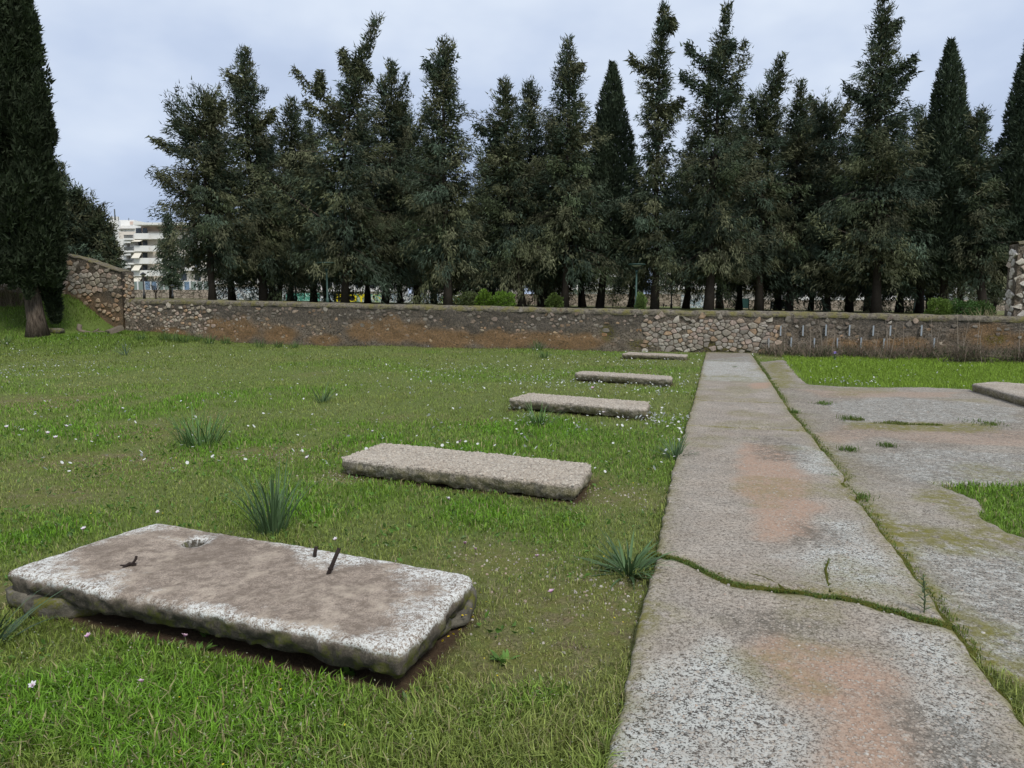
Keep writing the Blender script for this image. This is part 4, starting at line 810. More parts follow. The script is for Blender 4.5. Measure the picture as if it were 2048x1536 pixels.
def put_tree(name, label, base, A, trunkpts, rad, LA, group, bark='bark_dark', cat='tree', k=8):
    root = empty(name, tuple(base), label, cat, group); b = np.array(base)
    V = np.concatenate([a[0] for a in A]) - b; off = np.cumsum([0] + [len(a[0]) for a in A[:-1]]); Q = np.concatenate([a[1] + o for a, o in zip(A, off)]); C = np.concatenate([a[2] for a in A])
    link('crown', mk('crown', V, Q, False, col=C), root, M['needle'])
    ac = Acc(); tv, tt, tq = tube_vf(np.array(trunkpts) - b, rad, k); tv += (np.stack([vn3(tv + 9, 2.2, 3), vn3(tv + 9, 2.2, 4), np.full(len(tv), .5)], 1) - .5) * np.max(rad) * .5; ac.add(tv, tt, tq)
    for (lv, lt, lq) in LA: ac.add(lv - b, None, lq)
    link('trunk', ac.mesh('trunk', True), root, M[bark]); return root
def axis_from_px(pts, Y):
    """pts from ground upwards in px; first is at the ground"""
    a = np.array([at_y(px, py, Y) for px, py in pts]); z0 = float(park_z(a[0, 0], Y)) - .05; a[0, 2] = z0; a[:, 1] += (RG.random(len(a)) - .5) * .3; return a
def wpx(lst, Y): return [(at_y(1024, y, Y)[2], w * (1.0 + .22 * float(sst(200, 420, y))) / FPX * Y) for y, w in lst]
YF = 40.0
TREES = [  # kind, depth, axis px, widths px (row, half width), label, extras
    ('r', 38.5, [(425, 600), (418, 480), (410, 350), (408, 250), (418, 198)], [(590, 85), (540, 110), (450, 85), (370, 62), (300, 90), (250, 68), (215, 45), (198, 14)], 'broad dark cypress with flat boughs at the left end of the tree row', [('b', (405, 300), (306, 272)), ('b', (405, 395), (316, 342)), ('b', (410, 260), (345, 238)), ('b', (415, 240), (447, 198))]),
    ('r', 41, [(530, 603), (520, 500), (500, 350), (492, 220), (489, 97)], [(580, 95), (500, 85), (420, 60), (330, 62), (250, 52), (190, 34), (140, 20), (97, 5)], 'pointed cypress with pale trunk, second from left in the tree row', [('b', (492, 170), (458, 143)), ('b', (495, 260), (547, 216))]),
    ('r', 44, [(556, 604), (575, 450), (582, 300), (584, 200)], [(590, 70), (500, 75), (400, 65), (300, 45), (250, 26), (205, 8)], 'shorter thin topped cypress between the second and the leaning one', []),
    ('r', 39, [(690, 606), (690, 480), (690, 330), (698, 220), (718, 130), (757, 36)], [(590, 100), (500, 105), (420, 90), (330, 85), (260, 72), (200, 42), (150, 20), (90, 15), (36, 5)], 'cypress whose bare crooked tip bends far to the right', [('b', (690, 215), (588, 133)), ('b', (640, 180), (640, 142)), ('b', (700, 140), (684, 96)), ('b', (690, 240), (610, 198)), ('b', (712, 130), (740, 148))]),
    ('r', 43, [(770, 607), (775, 480), (780, 330), (784, 124)], [(590, 85), (500, 80), (400, 72), (320, 62), (240, 44), (180, 24), (124, 6)], 'cypress with three small tips right of the crooked one', [('s', (800, 260), (810, 148), 14), ('s', (765, 260), (762, 160), 13)]),
    ('r', 38, [(897, 609), (893, 480), (888, 330), (886, 200), (887, 82)], [(595, 85), (500, 80), (420, 72), (330, 70), (270, 55), (220, 46), (170, 34), (130, 20), (82, 6)], 'dense cypress with a twin pointed tip before the wide sky gap', [('s', (898, 190), (904, 84), 9), ('b', (885, 150), (852, 118))]),
    ('r', 40, [(1046, 611), (1030, 500), (1012, 350), (1010, 162)], [(595, 90), (500, 85), (420, 66), (330, 52), (260, 44), (215, 26), (162, 8)], 'cypress just right of the sky gap with leaning trunk', [('b', (1008, 270), (952, 246))]),
    ('r', 43, [(1085, 611), (1075, 480), (1060, 330), (1058, 170)], [(595, 70), (500, 70), (400, 62), (300, 46), (230, 34), (170, 8)], 'bushy topped cypress in the middle of the row', []),
    ('r', 39.5, [(1130, 612), (1132, 480), (1135, 330), (1138, 200), (1136, 77)], [(595, 80), (500, 82), (400, 72), (320, 62), (260, 56), (210, 38), (150, 25), (110, 14), (77, 4)], 'tall pointed cypress left of the slim green one', [('b', (1140, 290), (1190, 248)), ('b', (1137, 140), (1163, 125))]),
    ('p', 42, [(1200, 613), (1215, 450), (1222, 300), (1225, 127)], [(560, 60), (480, 62), (400, 56), (340, 48), (290, 38), (230, 28), (180, 18), (127, 3)], 'slim smooth green cypress in the middle of the tree row', []),
    ('r', 39, [(1310, 614), (1312, 480), (1315, 330), (1316, 180), (1328, 10)], [(595, 95), (520, 90), (430, 66), (370, 52), (345, 34), (300, 30), (220, 40), (160, 30), (120, 22), (60, 16), (10, 5)], 'tall thin cypress with a narrow ragged column top', [('b', (1315, 140), (1262, 112)), ('b', (1318, 225), (1362, 198)), ('b', (1330, 40), (1346, 42))]),
    ('r', 38, [(1418, 615), (1425, 480), (1430, 330), (1435, 150), (1455, 10)], [(595, 85), (500, 82), (420, 75), (330, 70), (260, 62), (200, 50), (150, 34), (110, 20), (60, 10), (10, 4)], 'tall forked cypress with several bare upright tips', [('s', (1465, 200), (1490, 80), 12), ('b', (1430, 130), (1374, 84)), ('b', (1432, 180), (1364, 144)), ('b', (1440, 95), (1466, 84))]),
    ('r', 41, [(1520, 616), (1518, 480), (1518, 330), (1535, 220), (1566, 112)], [(595, 70), (500, 70), (400, 62), (300, 55), (250, 44), (200, 28), (150, 14), (112, 5)], 'cypress leaning right with one slanted dark tip', [('b', (1530, 250), (1500, 190))]),
    ('r', 42, [(1580, 616), (1585, 480), (1594, 330), (1600, 166)], [(595, 75), (500, 78), (400, 66), (300, 52), (250, 34), (200, 12), (166, 5)], 'low cypress with a thin spike right of the slanted tip', []),
    ('r', 43, [(1655, 617), (1655, 480), (1650, 330), (1640, 215)], [(595, 75), (500, 85), (400, 80), (320, 70), (260, 52), (215, 20)], 'rounded cypress with arching boughs left of the tallest tree', [('b', (1650, 260), (1620, 188)), ('b', (1660, 260), (1700, 196))]),
    ('r', 39, [(1752, 618), (1752, 480), (1754, 330), (1760, 160), (1768, -12)], [(595, 100), (500, 105), (400, 95), (320, 88), (250, 72), (190, 58), (130, 42), (80, 30), (30, 18), (-12, 8)], 'tallest broad cypress of the right half, tip at the frame top', [('b', (1760, 150), (1832, 106)), ('b', (1760, 190), (1826, 132)), ('b', (1755, 210), (1690, 162)), ('b', (1765, 60), (1798, 40))]),
    ('r', 44, [(1838, 619), (1838, 480), (1840, 330), (1842, 220)], [(595, 60), (500, 60), (400, 50), (300, 26), (260, 14), (220, 5)], 'thin cypress peeping out between the tallest one and the right pencil', [('s', (1852, 300), (1857, 232), 7)]),
    ('p', 40, [(1885, 619), (1890, 450), (1894, 300), (1899, 82)], [(560, 55), (480, 58), (400, 56), (330, 52), (290, 44), (230, 32), (170, 24), (120, 13), (82, 3)], 'smooth pencil cypress standing second from the right', []),
    ('r', 38.5, [(1962, 620), (1955, 480), (1948, 350), (1950, 290), (1962, 222)], [(600, 60), (520, 62), (430, 50), (350, 42), (300, 24), (250, 18), (222, 8)], 'small cypress with level boughs reaching right of the pencil cypress', [('b', (1950, 340), (1992, 315)), ('b', (1952, 270), (1968, 228))]),
    ('p', 39, [(2035, 621), (2045, 450), (2052, 300), (2062, 70)], [(580, 42), (500, 55), (420, 62), (350, 55), (270, 42), (200, 30), (130, 16), (70, 3)], 'smooth pencil cypress cut off by the right edge of the photo', [])]
back_src = []
for kind, Y, apx, wl, lab, ext in TREES:
    ax = axis_from_px(apx, Y); wid = wpx(wl, Y); A = []; LA = []; h0 = ax[0, 2] + random.uniform(2.0, 2.6); H = ax[-1, 2]; tint = TINTS[random.randrange(5)]
    if kind == 'r': spire(ax, wid, h0, int(17 * (H - h0)), A, LA)
    else: pencil(ax, wid, h0, A, 46000, .85)
    for ex in ext:
        if ex[0] == 'b': bough(at_y(*ex[1], Y), at_y(*ex[2], Y - random.uniform(-.5, .6)), A, LA, tint)
        else:
            a = np.array([at_y(*ex[1], Y), at_y((ex[1][0] + ex[2][0]) / 2, (ex[1][1] + ex[2][1]) / 2, Y), at_y(*ex[2], Y)]); r0_ = ex[3] / FPX * Y; spire(a, [(a[0, 2], r0_ * 1.6), (a[-1, 2], .05)], a[0, 2], 30, A, LA)
    tz_ = np.linspace(ax[0, 2] - .1, H - .3, 12); tp = np.column_stack([axis_interp(ax, tz_), tz_]); r_ = np.linspace(random.uniform(.19, .25), .02, 12); r_[0] *= 1.35
    root = put_tree('cypress_tree', lab, ax[0], A, tp, r_, LA, 'cypress trees in the row behind the wall')
    back_src.append((root, H - ax[0, 2]))
# second and third rows: copies, each with its own turn and size
BACK = [(465, 47, 262), (545, 50, 270), (628, 46, 245), (655, 53, 280), (735, 47, 225), (835, 47, 235), (930, 53, 395), (985, 47, 262), (1092, 48, 235), (1165, 47, 262), (1262, 51, 385), (1372, 47, 258), (1478, 48, 215), (1555, 47, 262), (1622, 51, 285), (1700, 47, 235), (1800, 48, 250), (1862, 51, 285), (1922, 46, 300), (580, 55, 300), (800, 54, 262), (868, 55, 300), (1045, 55, 270), (1440, 55, 262), (1735, 56, 280), (1985, 56, 450)]
srcs = [back_src[i] for i in (1, 2, 4, 7, 8, 12, 13, 14)]
back_lab = 'dark cypress in the rear rows, seen behind the trunks at about column %d from left'
bk = sorted(range(len(BACK)), key=lambda i: BACK[i][0])
for oi, i in enumerate(bk):
    px, Y, ytop = BACK[i]; src, hgt = srcs[(i * 3) % len(srcs)]; x = at_y(px, 603, Y)[0]; z = float(park_z(x, Y)) - .05; want = at_y(px, ytop, Y)[2] - z; sc_ = want / hgt
    r = src.copy(); COL.objects.link(r); r.location = (x, Y, z); r.rotation_euler = (0, 0, random.uniform(0, 6.28)); r.scale = (max(sc_, .85) * 1.12,) * 2 + (sc_,)
    r['label'] = 'dark shaded cypress of the rear rows, %s from the left there' % ORD[oi]; r['group'] = 'cypress trees in the rear rows'
    for ch in src.children:
        c = ch.copy(); COL.objects.link(c); c.parent = r
# --- big cypress at the left edge
LB = ground_hit(76, 671); YB = LB[1]
def pz(px, py, dy=0): return at_y(px, py, YB + dy)
A = []; LA = []
def col_ax(pts): return np.array(sorted([pz(*p_).tolist() for p_ in pts], key=lambda a: a[2]))
big = [([(34, 568), (8, 300), (-20, 0), (-40, -330)], [(575, 12), (545, 62), (440, 84), (300, 78), (150, 66), (0, 62), (-150, 50), (-330, 10)], 48000, 0), ([(70, 562), (75, 400), (70, 250), (62, 175)], [(566, 10), (530, 42), (420, 46), (320, 36), (240, 26), (200, 14), (175, 4)], 24000, -.4), ([(-60, 575), (-80, 300), (-90, 60)], [(575, 30), (480, 75), (300, 80), (60, 10)], 12000, .3), ([(20, 420), (40, 200), (42, 60), (36, -60)], [(420, 30), (250, 36), (100, 26), (0, 16), (-60, 5)], 12000, -.5), ([(95, 648), (90, 610), (84, 570), (80, 520)], [(650, 4), (625, 12), (590, 17), (550, 24), (520, 22)], 4500, .5)]
for pts, wl, n, dy in big:
    ax = col_ax(pts); ax[:, 1] += dy; pencil(ax, [(pz(0, y)[2], w / FPX * YB) for y, w in wl], ax[0, 2], A, n, .75, (.034, .047, .023), .34)
for k in range(70):    # upright lobes that give the crown its lumps
    py = random.uniform(20, 560); xr = float(np.interp(py, [0, 60, 100, 150, 165, 205, 240, 330, 400, 520, 560], [54, 60, 66, 58, 56, 88, 97, 97, 115, 118, 94])); px = xr + 9 - abs(random.gauss(0, 34)); hp = random.uniform(50, 120); wp = random.uniform(10, 20)
    ax = col_ax([(px - random.uniform(0, 6), py + hp * .5), (px, py), (px + random.uniform(0, 7), py - hp * .5)]); ax[:, 1] -= random.uniform(.4, 1.5) * (1 - max(0, (px - xr + 50) / 50) * .7)
    tn = np.array((.036, .050, .024)) * random.uniform(.75, 1.3); pencil(ax, [(ax[0, 2], .06), (ax[0, 2] * .65 + ax[-1, 2] * .35, wp / FPX * YB), (ax[-1, 2], .03)], ax[0, 2], A, 1300, .65, tuple(tn), .3)
for k in range(0):   # small tips that break the outline
    py = random.uniform(40, 560); px = float(np.interp(py, [0, 100, 165, 190, 300, 420, 540], [56, 62, 66, 96, 104, 122, 118])) + random.uniform(-34, 4); p0 = pz(px - 5, py, random.uniform(-.7, .3)); p1 = pz(px + random.uniform(2, 11), py - random.uniform(14, 34), random.uniform(-.7, .3)); bough(p0, p1, A, LA, np.array((.038, .052, .026)), 0, 90)
tr = np.array([pz(76, 676), pz(74, 640), pz(66, 600), pz(56, 565), pz(44, 530), pz(25, 440), pz(5, 300), pz(-20, 0)])
put_tree('cypress_tree', 'huge dark cypress with leaning bare trunk at the left edge', tuple(LB - np.array([0, 0, .05])), A, tr, np.array([.42, .29, .27, .26, .25, .22, .18, .08]), LA, 'single trees', 'bark', 'tree', 14)
# --- dark tree behind the high left wall
YT = 37.0; A = []; LA = []; zb = float(park_z(-24, YT))
for pts, wl, nb in (([(140, 545), (150, 480), (150, 388)], [(545, 40), (480, 46), (430, 36), (388, 10)], 90), ([(185, 548), (195, 500), (190, 425)], [(548, 42), (500, 40), (450, 28), (425, 8)], 80), ([(120, 540), (110, 420), (118, 330)], [(540, 40), (420, 30), (360, 14), (330, 5)], 80), ([(215, 548), (222, 510), (215, 470)], [(548, 26), (510, 20), (470, 6)], 50), ([(60, 545), (50, 470), (60, 420)], [(545, 50), (470, 44), (420, 8)], 80)):
    ax = np.array([at_y(*p_, YT + random.uniform(-.5, .5)) for p_ in pts]); spire(ax, [(at_y(0, y, YT)[2], w / FPX * YT) for y, w in wl], ax[0, 2] - .6, nb * 2, A, LA, 1.2, None, .1)
bx = at_y(150, 560, YT)[0]; tr = np.array([[bx, YT, zb - .1], [bx + .1, YT, zb + 1.5], [bx, YT, zb + 3.2], [bx - .1, YT, zb + 5]])
put_tree('cypress_tree', 'low spreading dark cypress behind the high wall at left', (bx, YT, zb - .05), A, tr, np.array([.25, .2, .15, .05]), LA, 'single trees')
# --- leafless small trees, pale young tree
def bare_tree(name, label, base, h, n, seed, col, r0=.05, spread=.5):
    g = np.random.default_rng(seed); ac = Acc(); root = empty(name, tuple(base), label, 'tree', 'single trees'); tops = []
    ac.add(*tube_vf([(0, 0, -.1), (0, 0, h * .2), (.02 * h, 0, h * .32)], [r0, r0 * .8, r0 * .7], 6))
    def grow(p, d, L_, r, lv):
        m = p + d * L_ * .5 + g.normal(size=3) * L_ * .05; q = p + d * L_; v = tube_vf([p, m, q], [r, r * .75, r * .5], 3, False); ac.add(v[0], None, v[2])
        if lv > 0:
            for _ in range(3 if lv > 1 else 4): dd = d * .7 + g.normal(size=3) * spread + np.array([0, 0, .25]); dd /= np.linalg.norm(dd); grow(p + d * L_ * (.5 + .5 * g.random()), dd, L_ * (.55 + .25 * g.random()), r * .55, lv - 1)
    for _ in range(n):
        d = g.normal(size=3) * spread; d[2] = abs(d[2]) + .8; d /= np.linalg.norm(d); grow(np.array([.01 * h, 0, h * (.18 + .14 * g.random())]), d, h * .36, r0 * .5, 3)
    link('trunk', ac.mesh('trunk'), root, M['bark_dark']); return root
for px, Y, top, n, lab in ((312, 46, 545, 5, 'small leafless bush tree in the park beside the lantern post'), (298, 75, 520, 5, 'leafless tree in front of the white apartment block'), (1990, 40, 585, 4, 'little leafless shrub behind the wall near the pale limestone wall')):
    x = at_y(px, 600, Y)[0]; z = float(park_z(x, Y)); bare_tree('bare_tree', lab, (x, Y, z), (at_y(px, top, Y)[2] - z) * .68, n, int(px), None, .06)
A = []; LA = []; Y = 60; ax = np.array([at_y(342, 600, Y), at_y(340, 520, Y), at_y(336, 432, Y)]); zb = float(park_z(ax[0, 0], Y)); spire(ax, [(at_y(0, y, Y)[2], w / FPX * Y) for y, w in ((570, 22), (500, 26), (460, 16), (430, 4))], zb + 1.2, 120, A, LA, .8, np.array((.060, .085, .045)), .1); ax[0, 2] = zb - .05
put_tree('young_conifer', 'paler green young conifer in front of the cream balconies', tuple(ax[0]), A, np.array([ax[0], ax[1], ax[2] - [0, 0, .5]]), np.array([.14, .09, .02]), LA, 'single trees')

# --- leafy shrubs behind the wall
def shrub(name, label, base, rx, h, n, colr, leaf, seed, twig=True, group='shrubs behind the wall'):
    g = np.random.default_rng(seed); root = empty(name, tuple(base), label, 'shrub', group); P = g.normal(size=(n, 3)); P /= np.linalg.norm(P, axis=1)[:, None]; P *= (.45 + .55 * g.random(n) ** .5)[:, None] * (1 + .35 * (vn3(P + 4, 2.2, seed % 17) - .5) * 2)[:, None]; P = P * np.array([rx, rx, h * .55]) + np.array([0, 0, h * .5]); P = P[P[:, 2] > .02]; n = len(P)
    D = P - np.array([0, 0, h * .2]) + g.normal(size=(n, 3)) * rx * .5; Ln = leaf * (.7 + .6 * g.random(n)); v = leaflets(P, D, Ln, Ln * .55, np.array(colr) * (.6 + .8 * g.random((n, 1)))); link('foliage', mk('foliage', v[0], v[1], False, col=v[2]), root, M['leaf'])
    if twig:
        ac = Acc()
        for _ in range(9): e_ = P[g.integers(n)]; tv = tube_vf([(0, 0, -.05), e_ * .5 + g.normal(size=3) * .03, e_], [.012, .008, .004], 4, False); ac.add(tv[0], None, tv[2])
        link('stems', ac.mesh('stems'), root, M['bark_dark'])
    return root
for i, (px, py, Y, rx, h, c, lab) in enumerate([(970, 610, 31, .38, .55, (.10, .17, .02), 'bright green shrub behind the wall below the sky gap'), (1008, 611, 31, .48, .55, (.13, .22, .03), 'yellow green shrub right beside the bright one behind the wall'), (938, 610, 33, .6, .5, (.07, .09, .03), 'dull low shrub left of the bright green ones'), (1878, 619, 30, .45, .6, (.13, .20, .04), 'light green shrub behind the wall under the right pencil cypress'), (1925, 620, 30, .65, .55, (.06, .12, .03), 'dark green low hedge shrub behind the wall at right'), (1958, 620, 31, .5, .5, (.07, .12, .03), 'green shrub next to the dry straw tuft behind the wall'), (1110, 611, 32, .35, .45, (.09, .13, .03), 'small green shrub at the foot of the middle trunks'), (1282, 614, 33, .22, .5, (.14, .20, .06), 'small pale sapling beside the green disc lamp')]):
    x = at_y(px, py, Y)[0]; z = float(park_z(x, Y)); shrub('leafy_shrub', lab, (x, Y, z), rx, h + .25, 1500, c, .10, 700 + i)

# ================================================================== DRY SHRUBS AND STALKS ALONG THE WALL
def twigs(P0, P1, r0, A, bend=.1, segs=3, C=None):
    n = len(P0); tt = np.linspace(0, 1, segs + 1); off = RG.normal(size=(n, 3)) * bend * np.linalg.norm(P1 - P0, axis=1)[:, None]; an = np.array([0, 2.094, 4.189]); rings = []
    for t_ in tt:
        c = P0 + (P1 - P0) * t_ + off * (4 * t_ * (1 - t_)) * .5; r = r0 * (1 - .7 * t_); rings.append(c[:, None] + np.stack([np.cos(an)[None] * r[:, None], np.sin(an)[None] * r[:, None], np.zeros((n, 3))], -1))
    V = np.stack(rings, 1).reshape(n, -1, 3); Q = []
    for s_ in range(segs):
        for j in range(3): Q.append([s_ * 3 + j, s_ * 3 + (j + 1) % 3, s_ * 3 + 3 + (j + 1) % 3, s_ * 3 + 3 + j])
    Q = (np.arange(n)[:, None, None] * (3 * (segs + 1)) + np.array(Q)[None]).reshape(-1, 4); A.add(V.reshape(-1, 3), None, Q, np.repeat(C, 3 * (segs + 1), 0))
def dry_shrub(label, s, n, w, h, cnt, green, seed, stalks=2):
    xy = from_sn(np.array(s), np.array(n)); z = float(ground_z(xy[0], xy[1])); root = empty('dry_shrub', (xy[0], xy[1], z), label, 'shrub', 'dry shrubs along the foot of the wall'); A = Acc(); k = cnt
    b = RG.normal(size=(k, 3)) * np.array([w * .38, .12, 0]); b[:, 2] = -.03; top = b + np.column_stack([RG.normal(size=k) * w * .35, RG.normal(size=k) * .14, h * (.35 + .65 * RG.random(k))])
    C = np.array((.17, .13, .095)) * (.3 + 1.3 * RG.random((k, 1))); twigs(b, top, np.full(k, .008), A, .12, 3, C)
    t_ = .35 + .6 * RG.random(k * 3); i = np.tile(np.arange(k), 3); m_ = b[i] + (top - b)[i] * t_[:, None]; e_ = m_ + RG.normal(size=(k * 3, 3)) * np.array([.09, .06, .06]) + np.array([0, 0, .10]); twigs(m_, e_, np.full(k * 3, .0050), A, .1, 2, C[i])
    if stalks: b2 = RG.normal(size=(stalks, 3)) * np.array([w * .4, .1, 0]); t2 = b2 + np.column_stack([RG.normal(size=stalks) * .08, RG.normal(size=stalks) * .05, h * .9 + .55 * RG.random(stalks) + .15]); twigs(b2, t2, np.full(stalks, .013), A, .05, 4, np.tile((.30, .245, .19), (stalks, 1)))
    link('twigs', A.mesh('twigs'), root, M['vcol'])
    ng = int(green); P = RG.normal(size=(ng, 3)) * np.array([w * .42, .14, .0]); P[:, 2] = np.abs(RG.normal(size=ng)) * h * .28; D = RG.normal(size=(ng, 3)) * .5 + [0, 0, .8]; Ln = .05 + .07 * RG.random(ng); v = leaflets(P, D, Ln, Ln * .22, np.array((.085, .095, .045)) * (.5 + 1.0 * RG.random((ng, 1)))); link('leaves', mk('leaves', v[0], v[1], False, col=v[2]), root, M['leaf'])
dsx = [(1540, .5, .45, 110, 250), (1580, .7, .55, 150, 300), (1628, .7, .6, 150, 400), (1672, .7, .5, 140, 500), (1722, .7, .6, 150, 300), (1765, .7, .6, 150, 200), (1808, .7, .55, 140, 150), (1850, .7, .7, 160, 400), (1893, .8, .8, 200, 700), (1935, .7, .6, 120, 100), (2005, .7, .75, 190, 800), (2050, .8, .8, 190, 700), (2110, .9, .7, 160, 400)]
for i, (px, w, h, c, g_) in enumerate(dsx):
    s, _ = on_wall(px, 700, -.6); dry_shrub('brown twiggy dry shrub at the wall foot, %s from the left' % ORD[i], s, -.75 - .45 * (i % 3) - (.8 if i in (8, 10) else 0), w, h * .85, int(c * .6), g_, i, 3)
LBs = [(14, 612, .9, 1.1), (-40, 610, 1.0, 1.0)]
for i, (px, py, w, h) in enumerate(LBs):
    g0 = ground_hit(px, py)
    if g0 is not None: s, n = to_sn(g0[:2]); dry_shrub(('twiggy reddish brown bush left of the leaning trunk', 'twiggy brown bush at the far left edge on the bank')[i], float(s), float(n), w, h, 260, 80, 40 + i, 0)
# straw tuft behind the wall
x = at_y(1972, 618, 27)[0]; root = empty('straw_tuft', (x, 27, float(park_z(x, 27))), 'dry straw coloured grass tuft behind the wall at right', 'grass tuft'); A = Acc(); k = 70; b = RG.normal(size=(k, 3)) * .12; b[:, 2] = 0; twigs(b, b + np.column_stack([RG.normal(size=(k, 2)) * .35, .3 + .35 * RG.random(k)]), np.full(k, .006), A, .15, 3, np.array((.36, .30, .18)) * (.7 + .6 * RG.random((k, 1)))); link('blades', A.mesh('blades'), root, M['vcol'])
# fallen branch at right
g0 = ground_hit(1965, 724); b = [g0 + d_ for d_ in ([-.55, .1, .12], [-.3, .05, .16], [0, 0, .17], [.35, -.05, .13], [.7, -.1, .06], [.85, -.12, .03])]; V, T, Q = tube_vf(np.array(b) - g0, [.012, .02, .026, .026, .02, .012], 6); o = link('fallen_branch', mk('fallen_branch', V, [Q, T], True), None, M['dead_wood'], tuple(g0)); tag(o, 'pale fallen branch lying among dry twigs at the right wall', 'branch')

# ================================================================== STONE, LOG AND GROOVED BLOCK BY THE BIG CYPRESS
g0 = ground_hit(112, 668); V, F = rock_vf((.30, .24, .15), 611, 3, .2); V[:, 2] = np.minimum(V[:, 2] + .11, .22); tag(link('boulder', mk('boulder', V, F, True), None, M['rock'], tuple(g0)), 'flat dark boulder right of the leaning cypress trunk', 'boulder')
g0 = ground_hit(180, 668); lp = np.array([[-.42, .1, .36], [-.44, .05, .2], [-.38, 0, .1], [-.2, -.03, .06], [.0, -.05, .05], [.22, -.06, .04], [.42, -.02, .05], [.62, 0, .04]]); V, T, Q = tube_vf(lp, [.10, .10, .085, .075, .07, .06, .075, .05], 9); V += (np.stack([vn3(V + 5, 6, 1), vn3(V + 5, 6, 2), vn3(V + 5, 6, 3)], 1) - .5) * .06; root = empty('dead_log', tuple(g0), 'curved weathered log lying on the grass beside the bank', 'log'); link('log', mk('log', V, [Q, T], True), root, M['dead_wood'])
V, T, Q = tube_vf([(.1, 0, .05), (.25, .05, .14), (.3, .1, .2)], [.05, .04, .02], 6); link('stub', mk('stub', V, [Q, T], True), root, M['dead_wood'])
g0 = ground_hit(230, 669); root = empty('grooved_block', tuple(g0), 'grooved weathered timber block tilted on the grass near the wall end', 'block')
for k in range(6):
    y0 = -.15 + k * .06; V, Q = box_vf(np.array([0, y0, .0]), np.array([.30, .026, .075 + .015 * math.sin(k * 2.1)])); a_ = .55; V = np.column_stack([V[:, 0] * math.cos(a_) - V[:, 2] * math.sin(a_) * .6, V[:, 1], V[:, 0] * math.sin(a_) * .6 + V[:, 2] + .16]); rz = .9; V = np.column_stack([V[:, 0] * math.cos(rz) - V[:, 1] * math.sin(rz), V[:, 0] * math.sin(rz) + V[:, 1] * math.cos(rz), V[:, 2]]); link('rib', mk('rib', V, Q), root, M['dead_wood'])

# ================================================================== LAMPS, PARK WALLS, FENCE, BUILDINGS
def lamp(px, ytop, Y, lab, mat, kind, hmin=2.6):
    x = at_y(px, 600, Y)[0]; z = float(park_z(x, Y)); h = at_y(px, ytop, Y)[2] - z; root = empty('lamp_post', (x, Y, z), lab, 'lamp post', 'lamp posts in the park')
    V, T, Q = tube_vf([(0, 0, -.05), (0, 0, .3), (0, 0, .32), (0, 0, h * .93 if kind == 'lantern' else h - .45)], [.085, .08, .05, .042], 10); link('post', mk('post', V, [Q, T], True), root, M[mat])
    if kind == 'disc':
        V, T, Q = tube_vf([(0, 0, h - .47), (0, 0, h - .33)], .07, 10); link('collar', mk('collar', V, [Q, T], True), root, M[mat])
        for s_ in (-1, 1): V, T, Q = tube_vf([(s_ * .03, 0, h - .34), (s_ * .24, 0, h - .2), (s_ * .3, 0, h - .05)], .012, 5); link('arm', mk('arm', V, [Q, T], True), root, M[mat])
        V, T, Q = tube_vf([(0, 0, h - .09), (0, 0, h - .05), (0, 0, h - .02), (0, 0, h)], [.34, .46, .40, .1], 20); link('lamp_hood', mk('lamp_hood', V, [Q, T], True), root, M[mat])
        V, T, Q = tube_vf([(0, 0, h - .14), (0, 0, h - .092)], [.16, .26], 16); link('lamp_glass', mk('lamp_glass', V, [Q, T], True), root, M['lamp_glass'])
    else:
        V, T, Q = tube_vf([(0, 0, h * .93), (0, 0, h - .02)], [.07, .17], 4); link('lamp_glass', mk('lamp_glass', V, [Q, T]), root, M['lamp_glass'])
        V, T, Q = tube_vf([(0, 0, h - .02), (0, 0, h + .02), (0, 0, h + .14)], [.2, .2, .03], 4); link('lamp_hood', mk('lamp_hood', V, [Q, T]), root, M[mat])
lamp(289, 549, 45, 'black lantern post in the open park left of the trees', 'lamp_dark', 'lantern')
lamp(1272, 527, 36.5, 'green post with round disc lamp in front of the middle trees', 'lamp_green', 'disc')
lamp(655, 524, 36.5, 'green disc lamp post before the crooked tip cypress', 'lamp_green', 'disc')
lamp(592, 552, 46, 'thin green lamp post between the left trunks', 'lamp_green', 'disc')
lamp(1343, 564, 52, 'dark lamp post among the trunks right of the green disc lamp', 'lamp_dark', 'disc')
lamp(940, 566, 47, 'dark thin lamp post above the dull low shrub', 'lamp_dark', 'disc')
lamp(1830, 575, 46, 'slim blue green lamp post under the right pencil cypress', 'lamp_green', 'disc')
lamp(346, 572, 58, 'dark short post at the left end of the trees', 'lamp_dark', 'lantern')
def fbox(name, px0, px1, y0, Y, zb, mat, label=None, cat=None, thick=.25, parent=None, group=None):
    a = at_y(px0, y0, Y); b = at_y(px1, y0, Y); h = a[2] - zb; V, Q = box_vf(np.array([0, 0, h / 2]), np.array([(b[0] - a[0]) / 2, thick, h / 2])); V[:, 2] += np.repeat(0, 8)
    loc = ((a[0] + b[0]) / 2, Y, zb); o = link(name, mk(name, V, Q), None, M[mat], loc)
    if label: tag(o, label, cat, group)
    if parent is not None: o.parent = parent; o.location = Vector(loc) - parent.location
    return o
YW = 66.0; zp = lambda px: float(park_z(min(50, max(-60, at_y(px, 600, YW)[0])), YW)) - .1
fbox('park_wall', 236, 432, 580, YW, zp(330), 'far_rubble', 'low rubble wall at the back of the park, left of the trees', 'wall', .3)
